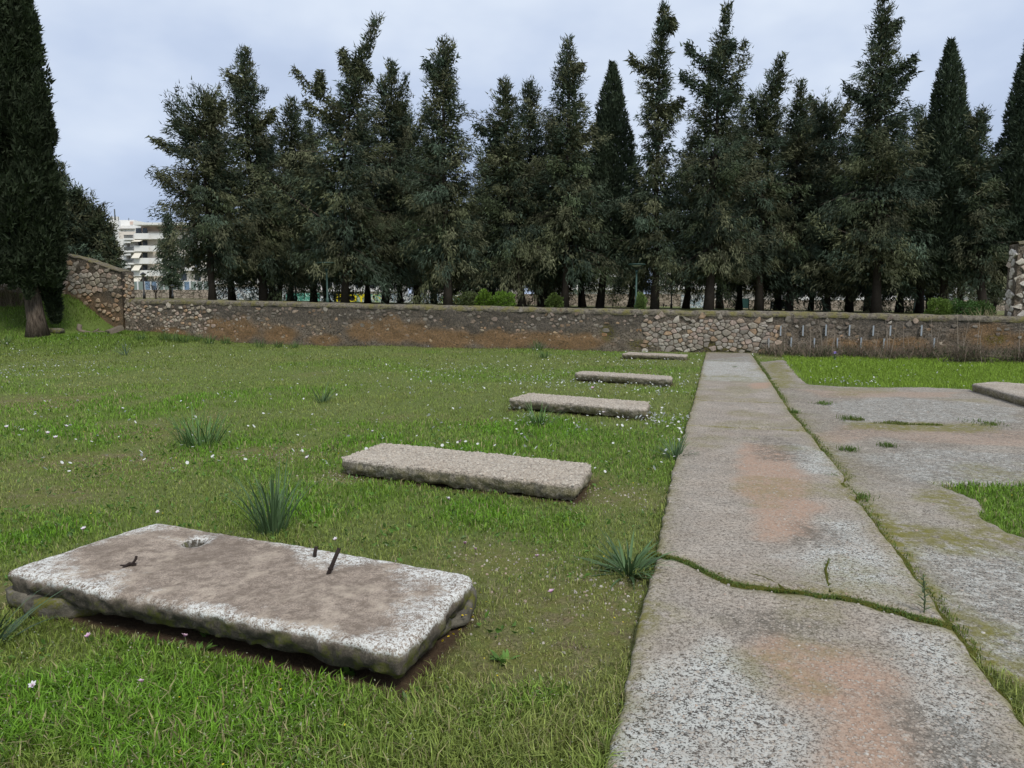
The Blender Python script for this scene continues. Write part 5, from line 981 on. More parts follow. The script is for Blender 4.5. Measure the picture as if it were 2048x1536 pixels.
gw = [(433, 508, 574, 'graf_bw', 'white park wall with black graffiti behind the leftmost trunks'), (509, 572, 576, 'graf_bw', 'white park wall piece with blue black graffiti between trunks'), (573, 640, 586, 'graf_teal', 'park wall piece painted with teal graffiti'), (641, 668, 585, 'graf_bw', 'narrow grey white graffiti wall piece left of the yellow letters'), (669, 708, 584, 'black_paint', 'black painted park wall piece with yellow letters'), (709, 770, 588, 'graf_mix', 'park wall piece with green and yellow graffiti'), (771, 880, 588, 'graf_bw', 'white graffiti wall behind the twin tip cypress'), (881, 930, 592, 'graf_mix', 'pale graffiti wall piece at the left of the sky gap')]
gw_obj = {}
for a, b, y, mt, lab in gw: gw_obj[a] = fbox('graffiti_wall', a, b - .25, y, YW, zp((a + b) / 2), mt, lab, 'wall', .2, None, 'graffiti walls at the back of the park')
fbox('park_wall', 931, 1360, 588, YW, zp(1150), 'far_rubble', 'grey rubble park wall behind the middle trees', 'wall', .3)
fbox('graffiti_wall', 1361, 1412, 590, YW, zp(1385), 'graf_bw', 'stone wall piece with black letters right of the middle trees', 'wall', .2, None, 'graffiti walls at the back of the park')
fbox('park_wall', 1413, 2300, 600, YW + 3, zp(1700), 'far_rubble', 'low pale rubble wall behind the right trees', 'wall', .3)
# yellow letters
fc = bpy.data.curves.new('letters', 'FONT'); fc.body = 'IROY'; fc.size = 1.05; fc.extrude = .01; fc.offset = .02; fc.space_character = 1.15; to = bpy.data.objects.new('letters_tmp', fc); COL.objects.link(to); bpy.context.view_layer.update()
lm = bpy.data.meshes.new_from_object(to.evaluated_get(bpy.context.evaluated_depsgraph_get())); bpy.data.objects.remove(to); pw = gw_obj[669]; lo3 = at_y(671.5, 603, YW - .23); lt = link('yellow_letters', lm, pw); lm.materials.clear(); lm.materials.append(M['yellow_paint']); lt.rotation_euler = (math.pi / 2, 0, 0); lt.location = Vector(lo3) - pw.location; lt.location.z = float(at_y(671, 604.5, YW)[2]) - pw.location.z
# dark notice barrier and teal panel between the trunks on the right
for px0, px1, y0, Y, mt, lab, nm in ((1543, 1571, 604, 52, 'rail', 'dark barrier panel with white squares between two right trunks', 'barrier'), (1483, 1497, 598, 56, 'teal', 'teal panel seen between the right trunks', 'panel_board')):
    x0, x1 = at_y(px0, 600, Y)[0], at_y(px1, 600, Y)[0]; z = float(park_z(x0, Y)); h = at_y(px0, y0, Y)[2] - z; root = empty(nm, ((x0 + x1) / 2, Y, z), lab, 'barrier' if nm == 'barrier' else 'panel'); w = (x1 - x0) / 2; V, Q = box_vf(np.array([0, 0, h / 2 + .05]), np.array([w, .03, h / 2])); link('panel', mk('panel', V, Q), root, M[mt])
    for s_ in (-1, 1): V, Q = box_vf(np.array([s_ * (w + .03), 0, h / 2]), np.array([.028, .04, h / 2 + .1])); link('post', mk('post', V, Q), root, M['lamp_dark'])
    if nm == 'barrier':
        for r_ in range(2):
            for c_ in range(5): V, Q = box_vf(np.array([-w * .8 + c_ * w * .4, -.036, h * (.32 + .38 * r_)]), np.array([w * .11, .005, h * .1])); link('square', mk('square', V, Q), root, M['bwhite'])
# fence on the low rubble wall at left
YFn = 70.0; z0 = at_y(290, 580, YFn)[2]; z1 = at_y(290, 563, YFn)[2]; xa = at_y(250, 570, YFn)[0]; xb = at_y(420, 570, YFn)[0]; root = empty('court_fence', ((xa + xb) / 2, YFn, z0 - .1), 'white post fence with greenish panels at the back of the park', 'fence'); k = 13; xm = (xa + xb) / 2
for i in range(k + 1):
    x = xa + (xb - xa) * i / k - xm; V, Q = box_vf(np.array([x, -.05, (z1 - z0) / 2]), np.array([.06, .05, (z1 - z0) / 2 + .12])); link('post', mk('post', V, Q), root, M['fence_white'])
    if i < k: V, Q = box_vf(np.array([x + (xb - xa) / k / 2, .03, (z1 - z0) / 2 + .1]), np.array([(xb - xa) / k / 2 - .03, .02, (z1 - z0) / 2])); link('panel', mk('panel', V, Q), root, M['blue' if i in (3, 4, 9) else 'fence_panel'])
V, Q = box_vf(np.array([0, .0, -.6]), np.array([(xb - xa) / 2, .15, .72])); link('base', mk('base', V, Q), root, M['far_rubble'])
# --- the white apartment block at left
YB2 = 180.0
def bx(root, name, px0, px1, py0, py1, y0, y1, mat, sub=None):
    """box seen between pixel columns / rows on its front face at depth y0 reaching back to y1"""
    a = at_y(px0, py1, y0); b = at_y(px1, py0, y0); c = np.array([(a[0] + b[0]) / 2, (y0 + y1) / 2, (a[2] + b[2]) / 2]); h = np.array([(b[0] - a[0]) / 2, (y1 - y0) / 2, (b[2] - a[2]) / 2]); V, Q = box_vf(c * 0, h); o = link(name, mk(name, V, Q), None, M[mat]); o.parent = sub or root
    o.location = Vector(c) - root.location - (Vector(sub.location) if sub else Vector((0, 0, 0))); return o
xb_ = at_y(290, 600, YB2)[0]; ab = empty('apartment_building', (xb_, YB2, .3), 'white apartment block with balconies and awnings behind the left wall', 'building', 'apartment buildings behind the park')
bx(ab, 'wall', 246, 372, 463, 611, YB2 + 2.2, YB2 + 16, 'bcream'); bx(ab, 'roof', 266, 380, 445, 449.5, YB2 - 1, YB2 + 15, 'bwhite'); bx(ab, 'penthouse', 282, 372, 449.7, 463, YB2 + 3, YB2 + 14, 'bpink'); bx(ab, 'side_wall', 244, 250, 478, 611, YB2 - .2, YB2 + 2.1, 'bwhite'); bx(ab, 'fin_wall', 266.5, 268, 470, 611, YB2 + .2, YB2 + 2.1, 'bgrey')
for f in range(5):
    y = 476 + f * 24.7
    bl = bx(ab, 'balcony', 268.5, 297, y - 1 - 8.5, y + 2, YB2 - .6, YB2 - .35, 'bwhite'); bx(ab, 'slab', 268.5, 297, y + .0, y + 2.4, YB2 - .3, YB2 + 2.1, 'bwhite', bl)
    bx(ab, 'balcony', 298.5, 340, y - 9.5, y + 2, YB2 + .4, YB2 + .65, 'bwhite')
    wn_ = bx(ab, 'window', 272, 282, y - 20, y - 4, YB2 + 2.0, YB2 + 2.15, 'glass'); bx(ab, 'window', 286, 294, y - 20, y - 4, YB2 + 2.0, YB2 + 2.15, 'glass')
    if f in (1, 2, 3, 4):
        a = at_y(269.5 if f > 1 else 270, y - 21.5, YB2 - .2); b = at_y(284 if f > 1 else 286, y - 21.5, YB2 - .2); dz = (at_y(0, y - (9 if f > 1 else 17), YB2)[2] - a[2]); V = np.array([[a[0], a[1] + .1, a[2]], [b[0], a[1] + .1, a[2]], [b[0] - .2, a[1] - 1.3, a[2] + dz], [a[0] - .3, a[1] - 1.3, a[2] + dz]]); V = np.concatenate([V, V + [0, 0, -.08]]) - np.array(ab.location); link('awning', mk('awning', V, np.array([[0, 1, 2, 3], [7, 6, 5, 4], [0, 3, 7, 4], [1, 5, 6, 2], [3, 2, 6, 7], [0, 4, 5, 1]])), ab, M['awning'])
    y2 = 477 + f * 24.6
    bl = bx(ab, 'balcony', 246, 266, y2 - .6, y2 + 2.6, YB2 - 1.2, YB2 + 2.1, 'bwhite')
    for r_ in range(9): bx(ab, 'baluster', 248 + r_ * 2, 249 + r_ * 2, y2 - 6.4, y2 - .7, YB2 - 1.15, YB2 - 1.05, 'rail', bl)
    bx(ab, 'rail', 247, 266, y2 - 7.4, y2 - 6.5, YB2 - 1.2, YB2 - 1.0, 'rail', bl); bx(ab, 'window', 255, 264, y2 + 5, y2 + 18, YB2 + 2.0, YB2 + 2.15, 'glass')
    if f < 4: bx(ab, 'awning', 248, 261, y2 + 4, y2 + 9, YB2 - .9, YB2 - .8, 'bwhite')
ab2 = empty('apartment_building', (at_y(240, 600, 200)[0], 200, .3), 'plain white tower block with roof aerials rising behind the balconies', 'building', 'apartment buildings behind the park')
bx(ab2, 'wall', 196, 275, 452, 613, 200, 214, 'bwhite'); bx(ab2, 'tower', 220, 236, 441, 480, 198.6, 199.9, 'bwhite'); bx(ab2, 'penthouse', 238, 268, 440, 451.7, 203, 212, 'bwhite'); bx(ab2, 'window', 260, 266, 443, 449, 202.8, 202.95, 'bpink'); bx(ab2, 'window', 248, 252, 462, 465, 199.8, 199.95, 'glass'); bx(ab2, 'ledge', 234, 268, 456, 458, 199.4, 199.95, 'bgrey')
for px, t0 in ((220, 434), (223, 431), (230, 430), (229, 418), (236, 433), (217, 436), (257, 436)): bx(ab2, 'aerial', px, px + .8, t0, 441.2, 199, 199.1, 'rail')
for px in (221, 226, 231, 235.5): bx(ab2, 'chimney', px - 1.2, px + 1.2, 433, 441, 199.3, 199.8, 'bwhite')
for f in range(6): bx(ab2, 'window', 241.2, 243.4, 482 + f * 20, 492 + f * 20, 199.8, 199.95, 'glass')
# --- other blocks glimpsed between the trees
for i, (p0, p1, yt, Y, mt, lab) in enumerate([(352, 560, 512, 150, 'bcream', 'cream apartment block glimpsed through the left cypresses'), (585, 800, 500, 165, 'bwhite', 'pale apartment block behind the crooked tip cypress'), (830, 1040, 486, 160, 'bcream', 'cream apartment block seen through the sky gap'), (1070, 1290, 470, 175, 'bwhite', 'white apartment block behind the slim green cypress'), (1330, 1560, 496, 160, 'bcream', 'cream block glimpsed between the right cypresses'), (1590, 1840, 490, 165, 'bgrey', 'grey block behind the tallest cypress'), (1905, 2060, 424, 190, 'bwhite', 'white block whose roof shows beside the right edge pencil cypress')]):
    r_ = empty('apartment_building', (at_y((p0 + p1) / 2, 600, Y)[0], Y, .3), lab, 'building', 'apartment buildings behind the park'); bx(r_, 'wall', p0, p1, yt, 614, Y, Y + 12, mt); bx(r_, 'roof', p0 - 3, p1 + 3, yt - 3, yt - .1, Y - .8, Y + 12.5, 'bwhite')
    rows = int((600 - yt) / 27)
    for f in range(rows):
        y = yt + 8 + f * 27
        for c_ in range(7): xw = p0 + 10 + c_ * (p1 - p0 - 26) / 6.5; bx(r_, 'window', xw, xw + 11, y, y + 14, Y - .05, Y + .05, 'glass')
        bx(r_, 'balcony', p0 + 4, p1 - 4, y + 15, y + 21, Y - 1.4, Y - .06, 'bwhite')

# ================================================================== ASPHODEL CLUMPS
def leaf_strip(L_, w, az, el0, curl, seg=7, fold=.25):
    t_ = np.linspace(0, 1, seg + 1); el = el0 - curl * t_ ** 1.6; dx = np.cos(el); dz = np.sin(el); x = np.concatenate([[0], np.cumsum((dx[1:] + dx[:-1]) / 2)]) * L_ / seg; z = np.concatenate([[0], np.cumsum((dz[1:] + dz[:-1]) / 2)]) * L_ / seg
    ww = w * np.clip(np.minimum(.75 + t_, 1.0) * (1 - t_ ** 3.0), .02, 1) * .5; hd = np.array([math.cos(az), math.sin(az)]); sdv = np.array([-hd[1], hd[0]])
    C = np.column_stack([x[:, None] * hd, z]); S = np.column_stack([np.tile(sdv, (seg + 1, 1)), np.zeros(seg + 1)]); up_ = np.column_stack([-np.sin(el)[:, None] * hd, np.cos(el)])
    V = np.stack([C - S * ww[:, None] + up_ * (ww * fold)[:, None], C, C + S * ww[:, None] + up_ * (ww * fold)[:, None]], 1).reshape(-1, 3); return V, grid_q(seg + 1, 3)
def clump(label, px, py, n, L_, w, el_rng, curl, spread, colr, parts=True, seed=0):
    g0 = ground_hit(px, py); g = np.random.default_rng(seed); root = empty('asphodel_clump', tuple(g0 - np.array([0, 0, .01])), label, 'plant', 'asphodel clumps in the lawn'); ac = Acc()
    for k in range(n):
        az = g.random() * 6.28; V, Q = leaf_strip(L_ * (.55 + .5 * g.random()), w * (.7 + .5 * g.random()), az, math.radians(el_rng[0] + (el_rng[1] - el_rng[0]) * g.random()), curl * (.4 + g.random()), 6); V = V + np.array([math.cos(az), math.sin(az), 0]) * spread * g.random() ** .7; V[:, :2] += g.normal(size=2) * spread * .25; c = np.array(colr) * (.65 + .7 * g.random())
        if parts: link('leaf', mk('leaf', V, Q, True, col=np.tile(c, (len(V), 1))), root, M['leaf'])
        else: ac.add(V, None, Q, c)
    if not parts: link('leaves', ac.mesh('leaves', True), root, M['leaf'])
DG = (.095, .155, .068)
clump('tall dense dark green asphodel clump right behind the rebar slab', 546, 1068, 85, .56, .013, (56, 88), .6, .085, DG, True, 1)
clump('wide dark green asphodel clump in the left middle of the lawn', 402, 893, 90, .50, .014, (48, 85), .45, .22, (.09, .165, .05), True, 2)
clump('sprawling asphodel clump overlapping the left edge of the path', 1258, 1150, 62, .34, .020, (8, 66), .6, .06, (.085, .145, .058), True, 3)
clump('asphodel clump at the path edge beside the second slab', 1350, 920, 42, .32, .017, (25, 75), .5, .05, DG, True, 4)
clump('asphodel clump just in front of the third slab', 1080, 853, 55, .40, .014, (35, 80), .5, .13, (.10, .18, .055), True, 5)
clump('small grey green asphodel in the lawn left of the third slab', 645, 806, 28, .45, .015, (35, 75), .45, .05, DG, False, 6)
clump('asphodel leaves entering at the left edge below the rebar slab', -22, 1300, 26, .42, .014, (25, 70), .6, .05, (.06, .10, .05), False, 7)
clump('pale bluish asphodel in the far left lawn', 252, 711, 22, .55, .02, (30, 75), .4, .08, (.10, .15, .09), False, 8)
for i, (px, py, h) in enumerate([(282, 681, .4), (332, 682, .55), (350, 684, .5), (366, 686, .55), (390, 683, .45), (418, 688, .55), (452, 688, .4), (520, 695, .4), (555, 696, .35), (590, 697, .35), (8, 690, .45), (1076, 701, .45), (1086, 716, .3)]):
    clump('%s leafy green tuft along the foot of the far wall from the left' % ORD[i], px, py, 46, h, .016, (40, 85), .5, .16, (.09, .15, .045), False, 20 + i)
# thin weed at the crack on the path's right edge
g0 = gz(1848, 1228, .04); root = empty('thistle_weed', tuple(g0), 'thin upright weed growing from the path crack at its right edge', 'weed'); V, T, Q = tube_vf([(0, 0, -.03), (.0, 0, .08), (-.012, 0, .17), (-.02, 0, .21)], [.004, .003, .003, .001], 5); ac = Acc(); ac.add(V, T, Q, (.10, .13, .06)); 
for k in range(22):
    z = .02 + .18 * k / 22; v, q = leaf_strip(.05 * (1.2 - k / 30), .010, k * 2.4, .5, .4, 4); ac.add(v + [-.02 * k / 22, 0, z], None, q, (.09, .13, .06))
link('stem', ac.mesh('stem'), root, M['leaf'])
g0 = gz(1690, 1190, .045)
clump('little green plant rooted in the middle of the path crack', 1690, 1192, 12, .09, .012, (10, 45), .4, .02, (.08, .13, .06), False, 60)

# ================================================================== GRASS
def blades(P, z, Ln, Wd, lean, C):
    n = len(P); az = RG.random(n) * 6.2832; hd = np.stack([np.cos(az), np.sin(az)], 1); fa = az + 1.57 + (RG.random(n) - .5) * 1.2; sdv = np.column_stack([np.cos(fa), np.sin(fa), np.zeros(n)]); B = np.column_stack([P, z - .006])
    m_ = B + np.column_stack([hd * (Ln * lean * .3)[:, None], Ln * .58]); tp = B + np.column_stack([hd * (Ln * lean)[:, None], Ln * (1 - .35 * lean)]); w = (Wd * .5)[:, None]
    V = np.stack([B - sdv * w, B + sdv * w, m_ - sdv * w * .8, m_ + sdv * w * .8, tp], 1).reshape(-1, 3); T = (np.arange(n)[:, None, None] * 5 + np.array([[0, 1, 2], [1, 3, 2], [2, 3, 4]])[None]).reshape(-1, 3); sh = np.array([.8, .8, 1.0, 1.0, 1.1])
    return V, T, (C[:, None] * np.ones((1, 5, 1))).reshape(-1, 3)
def lawn_mask(P):
    s, n = to_sn(P); q = np.stack([s, n], 1); ok = ~((s > RL(n) + .004) & (s < RR(n) - .01) & (n < PATH_FAR)); wb = np.stack([fb2(s, n, 4, 101, 2) - .5, fb2(s, n, 4, 102, 2) - .5], 1) * .14
    inp = inpoly(q + wb, PAVE) & ~inpoly(q + wb, NEARG); ok &= ~inp; ok &= (n < -.06) & (n > -24.5)
    for sl in SLABS: ok &= polysd(P, sl['c']) < .004
    ok &= np.hypot(P[:, 0] - LB[0], P[:, 1] - LB[1]) > .42
    gap_ = (s >= RR(n) - .01) & (s < RR(n) + .35) & (n < -3)
    ok &= ~(gap_ & (RG.random(len(P)) < .45 + .5 * sst(.4, .55, vn2(n, n * 0, 1.3, 15)) * (n > -20)))
    return ok
N = 455000
d = np.exp(np.log(1.75) + (np.log(33) - np.log(1.75)) * RG.random(N) ** .95); x = d * (-.92 + 1.84 * RG.random(N)); P = np.stack([x, d], 1)
d2 = .3 + 11 * RG.random(60000) ** 1.5; sg_ = np.where(RG.random(60000) < .75, -1, 1); P = np.concatenate([P, np.stack([sg_ * (.92 * d2 + 3.2 * RG.random(60000) * (.4 + d2 / 6)), d2], 1), np.stack([-2 + 4 * RG.random(16000), .2 + 1.6 * RG.random(16000)], 1)])   # margin beside the frame
P = P[lawn_mask(P)]; bare, lush = lawn_maps(P[:, 0], P[:, 1]); keep = RG.random(len(P)) > np.clip(bare * .62 * (1 - lush), 0, .9); P, bare, lush = P[keep], bare[keep], lush[keep]; d = P[:, 1]; n = len(P); nz = fb2(P[:, 0], P[:, 1], 2.2, 801, 3); nz2 = fb2(P[:, 0], P[:, 1], .7, 803, 2); s, nn_ = to_sn(P); rl = (inpoly(np.stack([s, nn_], 1), RLAWN)).astype(float)
fg = sst(3.6, 2.3, d)
Ln = (.022 + .026 * RG.random(n) + .045 * lush * RG.random(n) + .06 * fg * RG.random(n) + .02 * sst(.5, .75, nz)) * (1 + .010 * d) * (1 - .5 * bare) + rl * .025; edge = np.clip(1 - (RL(nn_) - s) / .12, 0, 1) * (s < RL(nn_)); Ln = Ln + .015 * edge
out_ = np.abs(P[:, 0]) > .92 * d + .01
Wd = np.where(out_, 2.0, 1.0) * (.0019 + .0022 * RG.random(n)) * (1 + d / 7.0) * (1 + .5 * lush + .5 * fg * (RG.random(n) < .4)) * (1 - .45 * rl)
cA = np.array((.190, .255, .048)); cB = np.array((.275, .295, .090)); cL = np.array((.145, .285, .026)); cY = np.array((.30, .27, .13)); cR = np.array((.205, .305, .036))
t1 = np.clip(nz2 * 1.6 - .4 + .3 * bare, 0, 1)[:, None]; C = cA * (1 - t1) + cB * t1; C = C * (1 - lush[:, None]) + cL * lush[:, None]; C = C * (1 - rl[:, None]) + cR * (.72 + .6 * fb2(P[:, 0], P[:, 1], 1.3, 851, 2))[:, None] * rl[:, None]; dry = RG.random(n) < (.10 + .25 * bare) * (1 - rl); C[dry] = cY; C *= (.45 + 1.1 * RG.random((n, 1)))
V, T, Cc = blades(P, ground_z(P[:, 0], P[:, 1]), Ln, Wd, .15 + .75 * RG.random(n), C)
tag(link('grass', mk('grass', V, T, False, col=Cc), None, M['grass']), 'short green grass blades of the lawn', 'grass', kind='stuff'); print('blades', n)
P = np.concatenate([np.stack([-24 + 27 * RG.random(30000), 17 + 14 * RG.random(30000)], 1), from_sn(-34 + 15 * RG.random(34000), -7.5 + 7.4 * RG.random(34000)), from_sn(1.5 + 9 * RG.random(40000), -8.5 + 8 * RG.random(40000))]); P = P[lawn_mask(P)]; s, nn_ = to_sn(P); P = P[(RG.random(len(P)) < .35 + .65 * sst(-6, -2, nn_) * sst(-12, -20, s)) | (s > 1)]; n = len(P); _, lush = lawn_maps(P[:, 0], P[:, 1]); rt = (to_sn(P)[0] > 1).astype(float)
C = (np.array((.17, .21, .05)) * (1 - lush[:, None]) + (np.array((.14, .235, .032)) * (1 - rt[:, None]) + np.array((.205, .305, .036)) * rt[:, None]) * lush[:, None]) * (.45 + 1.1 * RG.random((n, 1))); V, T, Cc = blades(P, ground_z(P[:, 0], P[:, 1]), .05 + .06 * RG.random(n) + .05 * lush * (1 - .6 * rt), (.012 + .010 * RG.random(n)) * (1 - .5 * rt), .2 + .7 * RG.random(n), C)
tag(link('bank_grass', mk('bank_grass', V, T, False, col=Cc), None, M['grass']), 'longer grass on the far lawn and the left bank', 'grass', kind='stuff')
# grass and moss growing in the cracks and on the pavement's mossy seam
def seam(poly_pts, w, cnt, L_, z, colr):
    pts = np.array(poly_pts); L2 = np.concatenate([[0], np.cumsum(np.hypot(*np.diff(pts, axis=0).T))]); t_ = RG.random(cnt) * L2[-1]; t_ = t_[fb2(t_, t_ * 0, 3, 811, 2) + .25 * RG.random(cnt) > .5]; q = np.stack([np.interp(t_, L2, pts[:, i]) for i in (0, 1)], 1) + RG.normal(size=(len(t_), 2)) * w; k = len(q); XY = from_sn(q[:, 0], q[:, 1]); return XY, np.full(k, z), L_ * (.4 + .9 * RG.random(k)), np.array(colr) * (.6 + .8 * RG.random((k, 1)))
gsea = [(float(RR(a) + .03), float(a)) for a in np.linspace(-23.5, PATH_FAR - .6, 300)]
parts_ = [seam(gsea, .03, 9000, .035, .012, (.12, .16, .035)), seam(CRK, .016, 5200, .020, .042, (.10, .15, .03)), seam(crk2, .006, 250, .02, .048, (.10, .15, .03))]
mp = RG.random((6000, 2)); bb = np.array(MOSSG); mp = bb.min(0) + (bb.max(0) - bb.min(0)) * mp; mp = mp[inpoly(mp, MOSSG)]; mp = mp[fb2(mp[:, 0], mp[:, 1], 2, 821, 2) > .48]; k = len(mp); parts_.append((from_sn(mp[:, 0], mp[:, 1]), np.full(k, .014), .035 * (.4 + .9 * RG.random(k)), np.array((.12, .15, .025)) * (.6 + .8 * RG.random((k, 1)))))
for px, py, r_ in ((1648, 810, .14), (1700, 903, .10), (1773, 895, .10), (1712, 1000, .12), (1700, 840, .15), (1470, 738, .08), (1590, 828, .08), (1665, 962, .05), (1970, 850, .3)):
    c0 = gz(px, py)[:2]; k = 110; q = c0 + RG.normal(size=(k, 2)) * r_ * .5; parts_.append((q, np.full(k, .016), .06 * (.5 + .8 * RG.random(k)), np.array((.09, .15, .025)) * (.6 + .8 * RG.random((k, 1)))))
P = np.concatenate([a[0] for a in parts_]); z = np.concatenate([a[1] for a in parts_]); Ln = np.concatenate([a[2] for a in parts_]); C = np.concatenate([a[3] for a in parts_]); V, T, Cc = blades(P, z, Ln, .0035 * (1 + P[:, 1] / 8), .2 + .7 * RG.random(len(P)), C)
tag(link('seam_grass', mk('seam_grass', V, T, False, col=Cc), None, M['grass']), 'small grass growing in the cracks and seams of the concrete', 'grass', kind='stuff')
# broad weed leaves in the foreground
k = 15000; d = np.exp(np.log(1.8) + (np.log(9) - np.log(1.8)) * RG.random(k)); P = np.stack([d * (-.9 + 1.5 * RG.random(k)), d], 1); P = P[lawn_mask(P)]; bare, lush = lawn_maps(P[:, 0], P[:, 1]); P = P[RG.random(len(P)) < .25 + .8 * lush + .6 * sst(.52, .7, fb2(P[:, 0], P[:, 1], 3, 831, 2)) - .5 * bare]; k = len(P)
D = np.column_stack([RG.normal(size=(k, 2)), .35 + .5 * RG.random(k)]); Ln = (.014 + .030 * RG.random(k) ** 2) * (1 + P[:, 1] * .06); v = leaflets(np.column_stack([P, ground_z(P[:, 0], P[:, 1]) + .012 * RG.random(k) + .01]), D, Ln, Ln * (.35 + .25 * RG.random(k)), np.array((.095, .185, .035)) * (.6 + .8 * RG.random((k, 1)))); tag(link('ground_cover', mk('ground_cover', v[0], v[1], False, col=v[2]), None, M['leaf']), 'small broad weed leaves among the grass', 'weeds', kind='stuff')
# rosettes by the front edge of the first slab
for i, (px, py, n_, L_, lab) in enumerate([(415, 1268, 11, .10, 'leafy green weed rosette below the front edge of the rebar slab'), (392, 1318, 14, .09, 'flat green rosette beside the pink anemone'), (560, 1290, 9, .10, 'upright green weed under the middle of the rebar slab'), (1010, 1330, 12, .08, 'bright green weed tuft between rebar slab and path'), (700, 1350, 10, .09, 'green weed near the corner of the rebar slab')]): clump(lab, px, py, n_, L_, .026, (25, 75), .6, .03, (.10, .19, .035), False, 80 + i)

# ================================================================== FLOWERS
def specks(P, z, r, colr, k=6):
    n = len(P); an = np.arange(k) * 2 * math.pi / k + RG.random((n, 1)) * 6; tx, ty = RG.normal(size=n) * .5, RG.normal(size=n) * .5 - .25; X = np.cos(an) * r[:, None]; Y = np.sin(an) * r[:, None]; Z = X * tx[:, None] + Y * ty[:, None]
    V = np.concatenate([np.stack([P[:, :1] + X, P[:, 1:2] + Y, z[:, None] + Z], -1), np.column_stack([P, z - r * .3])[:, None]], 1).reshape(-1, 3); j = np.arange(k); T = (np.arange(n)[:, None, None] * (k + 1) + np.stack([j, (j + 1) % k, np.full(k, k)], 1)[None]).reshape(-1, 3); return V, T, np.repeat(colr, k + 1, 0)
def scatter(n, lo, hi, fx=.9):
    d = np.exp(np.log(lo) + (np.log(hi) - np.log(lo)) * RG.random(n)); P = np.stack([d * (-fx + 2 * fx * RG.random(n)), d], 1); return P[lawn_mask(P)]
DAI = [(120, 700, 3.0), (60, 740, 2.0), (1250, 720, 3.2), (1150, 760, 2.2), (1330, 780, 1.4), (980, 740, 2.4), (30, 760, 1.6), (1040, 850, .9), (1350, 840, .8), (1700, 770, 1.0)]
P = scatter(38000, 6.5, 27); w = field(DAI, P[:, 0], P[:, 1]); P = P[RG.random(len(P)) < .03 + .42 * w * sst(.35, .6, fb2(P[:, 0], P[:, 1], 1.1, 841, 3))]; n = len(P)
a = specks(P, ground_z(P[:, 0], P[:, 1]) + .05 + .04 * RG.random(n), .010 + .010 * RG.random(n), np.tile((.72, .72, .70), (n, 1))); tag(link('daisies', mk('daisies', a[0], a[1], False, col=a[2]), None, M['petal']), 'tiny white daisies sprinkled over the far lawn', 'daisies', kind='stuff')
P = scatter(24000, 1.8, 9); bare, lush = lawn_maps(P[:, 0], P[:, 1]); P = P[RG.random(len(P)) < .22 + .5 * lush]; n = len(P); yel = RG.random(n) < .03; cc = np.tile((.34, .36, .24), (n, 1)); cc[yel] = (.70, .55, .03); a = specks(P, ground_z(P[:, 0], P[:, 1]) + .025 + .035 * RG.random(n) + .03 * sst(3.6, 2.4, P[:, 1]) * RG.random(n), np.where(yel, .004, .0026) * (.7 + .6 * RG.random(n)) * (1 + .05 * P[:, 1]), cc, 5); tag(link('seed_heads', mk('seed_heads', a[0], a[1], False, col=a[2]), None, M['petal']), 'pale seed heads and tiny yellow flowers in the grass', 'seed heads', kind='stuff')
# yellow flowers by the right corner of the first slab and path edge
yp = [(905, 1206), (918, 1213), (937, 1210), (938, 1232), (945, 1242), (935, 1250), (912, 1222), (925, 1203), (898, 1260), (907, 1282), (897, 1292), (960, 1208)]
P = np.array([gz(a_ + random.uniform(-3, 3), b_ + 10)[:2] for a_, b_ in yp]); P = np.concatenate([P, P + RG.normal(size=P.shape) * .04]); n = len(P); a = specks(P, np.full(n, .045) + .05 * RG.random(n), np.full(n, .0065), np.tile((.75, .55, .03), (n, 1)), 6)
tag(link('yellow_flowers', mk('yellow_flowers', a[0], a[1], False, col=a[2]), None, M['petal']), 'tiny yellow flowers at the right end of the rebar slab', 'flowers', kind='stuff')
def anemone(px, py, h, r, pink, lab):
    g0 = ground_hit(px, py + h * 620 / max(2, gz(px, py)[1]) * 1.0); 
    if g0 is None: return
    root = empty('anemone', tuple(g0), lab, 'flower', 'anemones in the lawn'); V, T, Q = tube_vf([(0, 0, -.01), (.004, 0, h * .5), (0, 0, h)], .0018, 4); link('stem', mk('stem', V, [Q, T], True, col=np.tile((.10, .13, .05), (len(V), 1))), root, M['leaf']); c0 = np.array((.80, .76, .78)) if not pink else np.array((.72, .50, .62)); tl = RG.normal(size=2) * .25
    for k in range(6):
        v, q = leaf_strip(r * (.9 + .3 * random.random()), r * .75, k * 1.047 + random.random() * .2, .75 + random.random() * .3, .5, 4, .2); v = v + [0, 0, h]; v[:, 2] += (v[:, 0] * tl[0] + v[:, 1] * tl[1]); gcol = c0[None] * np.ones((len(v), 3)); gcol[:6] = gcol[:6] * np.array((.72, .45, .62)); link('petal', mk('petal', v, q, True, col=gcol), root, M['petal'])
    V, F = ico(1); link('flower_centre', mk('flower_centre', V * r * .22 + [0, 0, h + r * .12], F, True, col=np.tile((.12, .09, .16), (len(V), 1))), root, M['vcol'])
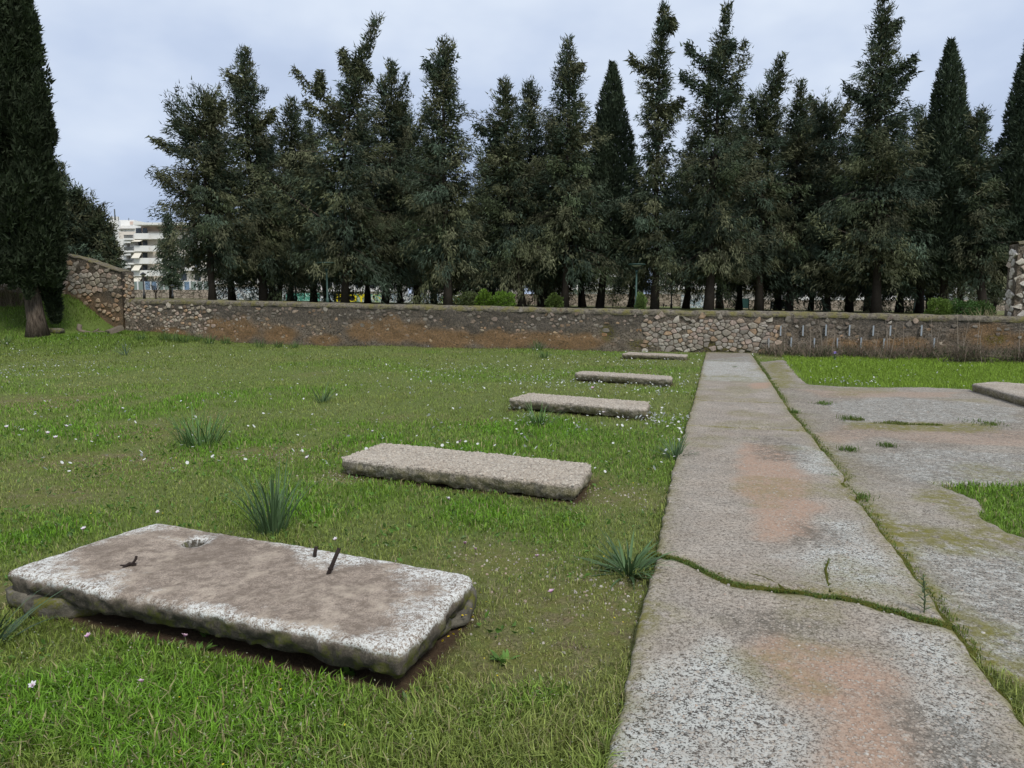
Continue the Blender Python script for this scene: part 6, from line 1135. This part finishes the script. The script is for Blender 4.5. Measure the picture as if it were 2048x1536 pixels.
AN = [(68, 1393, .07, .019, 0, 'white anemone in the lower left corner grass'), (285, 1390, .07, .019, 1, 'pale pink anemone in the near grass below the rebar slab'), (372, 1295, .06, .019, 1, 'strong pink anemone below the middle of the rebar slab'), (177, 1291, .06, .019, 1, 'pinkish white anemone below the mossy rock'), (521, 1272, .05, .017, 0, 'white anemone under the front edge of the rebar slab'), (930, 1101, .06, .022, 1, 'pale pink anemone behind the right end of the rebar slab'), (951, 1110, .05, .018, 1, 'smaller pink anemone just right of the pale one behind the slab'), (1102, 1199, .05, .022, 1, 'pink anemone on the gravelly bare patch'), (168, 1071, .05, .022, 0, 'white anemone behind the left rim of the rebar slab'), (316, 1034, .05, .02, 0, 'white anemone at the far left corner of the rebar slab'), (1074, 1125, .05, .02, 1, 'pink bud above the gravelly bare patch'), (671, 1090, .05, .02, 0, 'white anemone behind the two rebars'), (897, 1007, .05, .024, 0, 'white anemone between the first two slabs'), (745, 870, .06, .028, 0, 'white anemone at the left of the second slab top'), (614, 925, .06, .03, 0, 'pair like white anemone left of the second slab'), (920, 892, .06, .028, 1, 'pink anemone behind the middle of the second slab'), (97, 876, .07, .034, 0, 'white anemone in the left lawn beside a cluster'), (112, 885, .07, .034, 0, 'white anemone lowest in the left lawn cluster'), (134, 862, .07, .03, 0, 'white anemone right above the left lawn cluster'), (45, 868, .07, .03, 0, 'white anemone left of the left lawn cluster'), (14, 863, .07, .03, 0, 'white anemone nearest the left edge of the lawn'), (246, 824, .07, .032, 0, 'white anemone above the bright patch in the left lawn'), (156, 808, .07, .034, 0, 'white anemone in the upper left lawn'), (490, 688, .08, .03, 0, 'white anemone near the far wall'), (1250, 833, .07, .03, 0, 'white anemone left of the path beyond the second slab'), (1185, 782, .07, .04, 1, 'pink anemone behind the third slab'), (1207, 832, .07, .03, 0, 'white anemone just below the third slab'), (1310, 850, .07, .03, 0, 'white anemone close to the path beyond the second slab')]
for a_ in AN: anemone(*a_)
# purple iris at the right wall
g0 = ground_hit(1669, 722); root = empty('iris', tuple(g0), 'purple iris flowering in front of the dry shrubs', 'flower'); ac = Acc(); V, T, Q = tube_vf([(0, 0, -.02), (0, 0, .2)], .006, 5); ac.add(V, T, Q, (.08, .13, .05))
for k in range(5): v, q = leaf_strip(.22, .03, k * 1.3, 1.3, .3, 4); ac.add(v, None, q, (.09, .15, .06))
link('stem', ac.mesh('stem'), root, M['leaf'])
for k in range(6): v, q = leaf_strip(.09, .06, k * 1.047, 1.1 if k % 2 else .4, 1.0, 5, .2); link('petal', mk('petal', v + [0, 0, .2], q, True, col=np.tile((.36, .28, .62), (len(v), 1))), root, M['petal'])
# gravel on the bare patch
P = []
for px, py, r_ in BARE[:2] + BARE[4:6] + BARE[8:9] + BARE[13:]: c = gz(px, py)[:2]; P.append(c + RG.normal(size=(150, 2)) * r_ * .55)
P = np.concatenate(P); P = P[lawn_mask(P)]; n = len(P); tag(pebbles(P, ground_z(P[:, 0], P[:, 1]) + .003, .003 + .010 * RG.random(n) ** 3, pebcols(n), 'gravel'), 'small loose gravel on bare patches of the lawn', 'gravel', kind='stuff')
print('objects', len(bpy.data.objects))
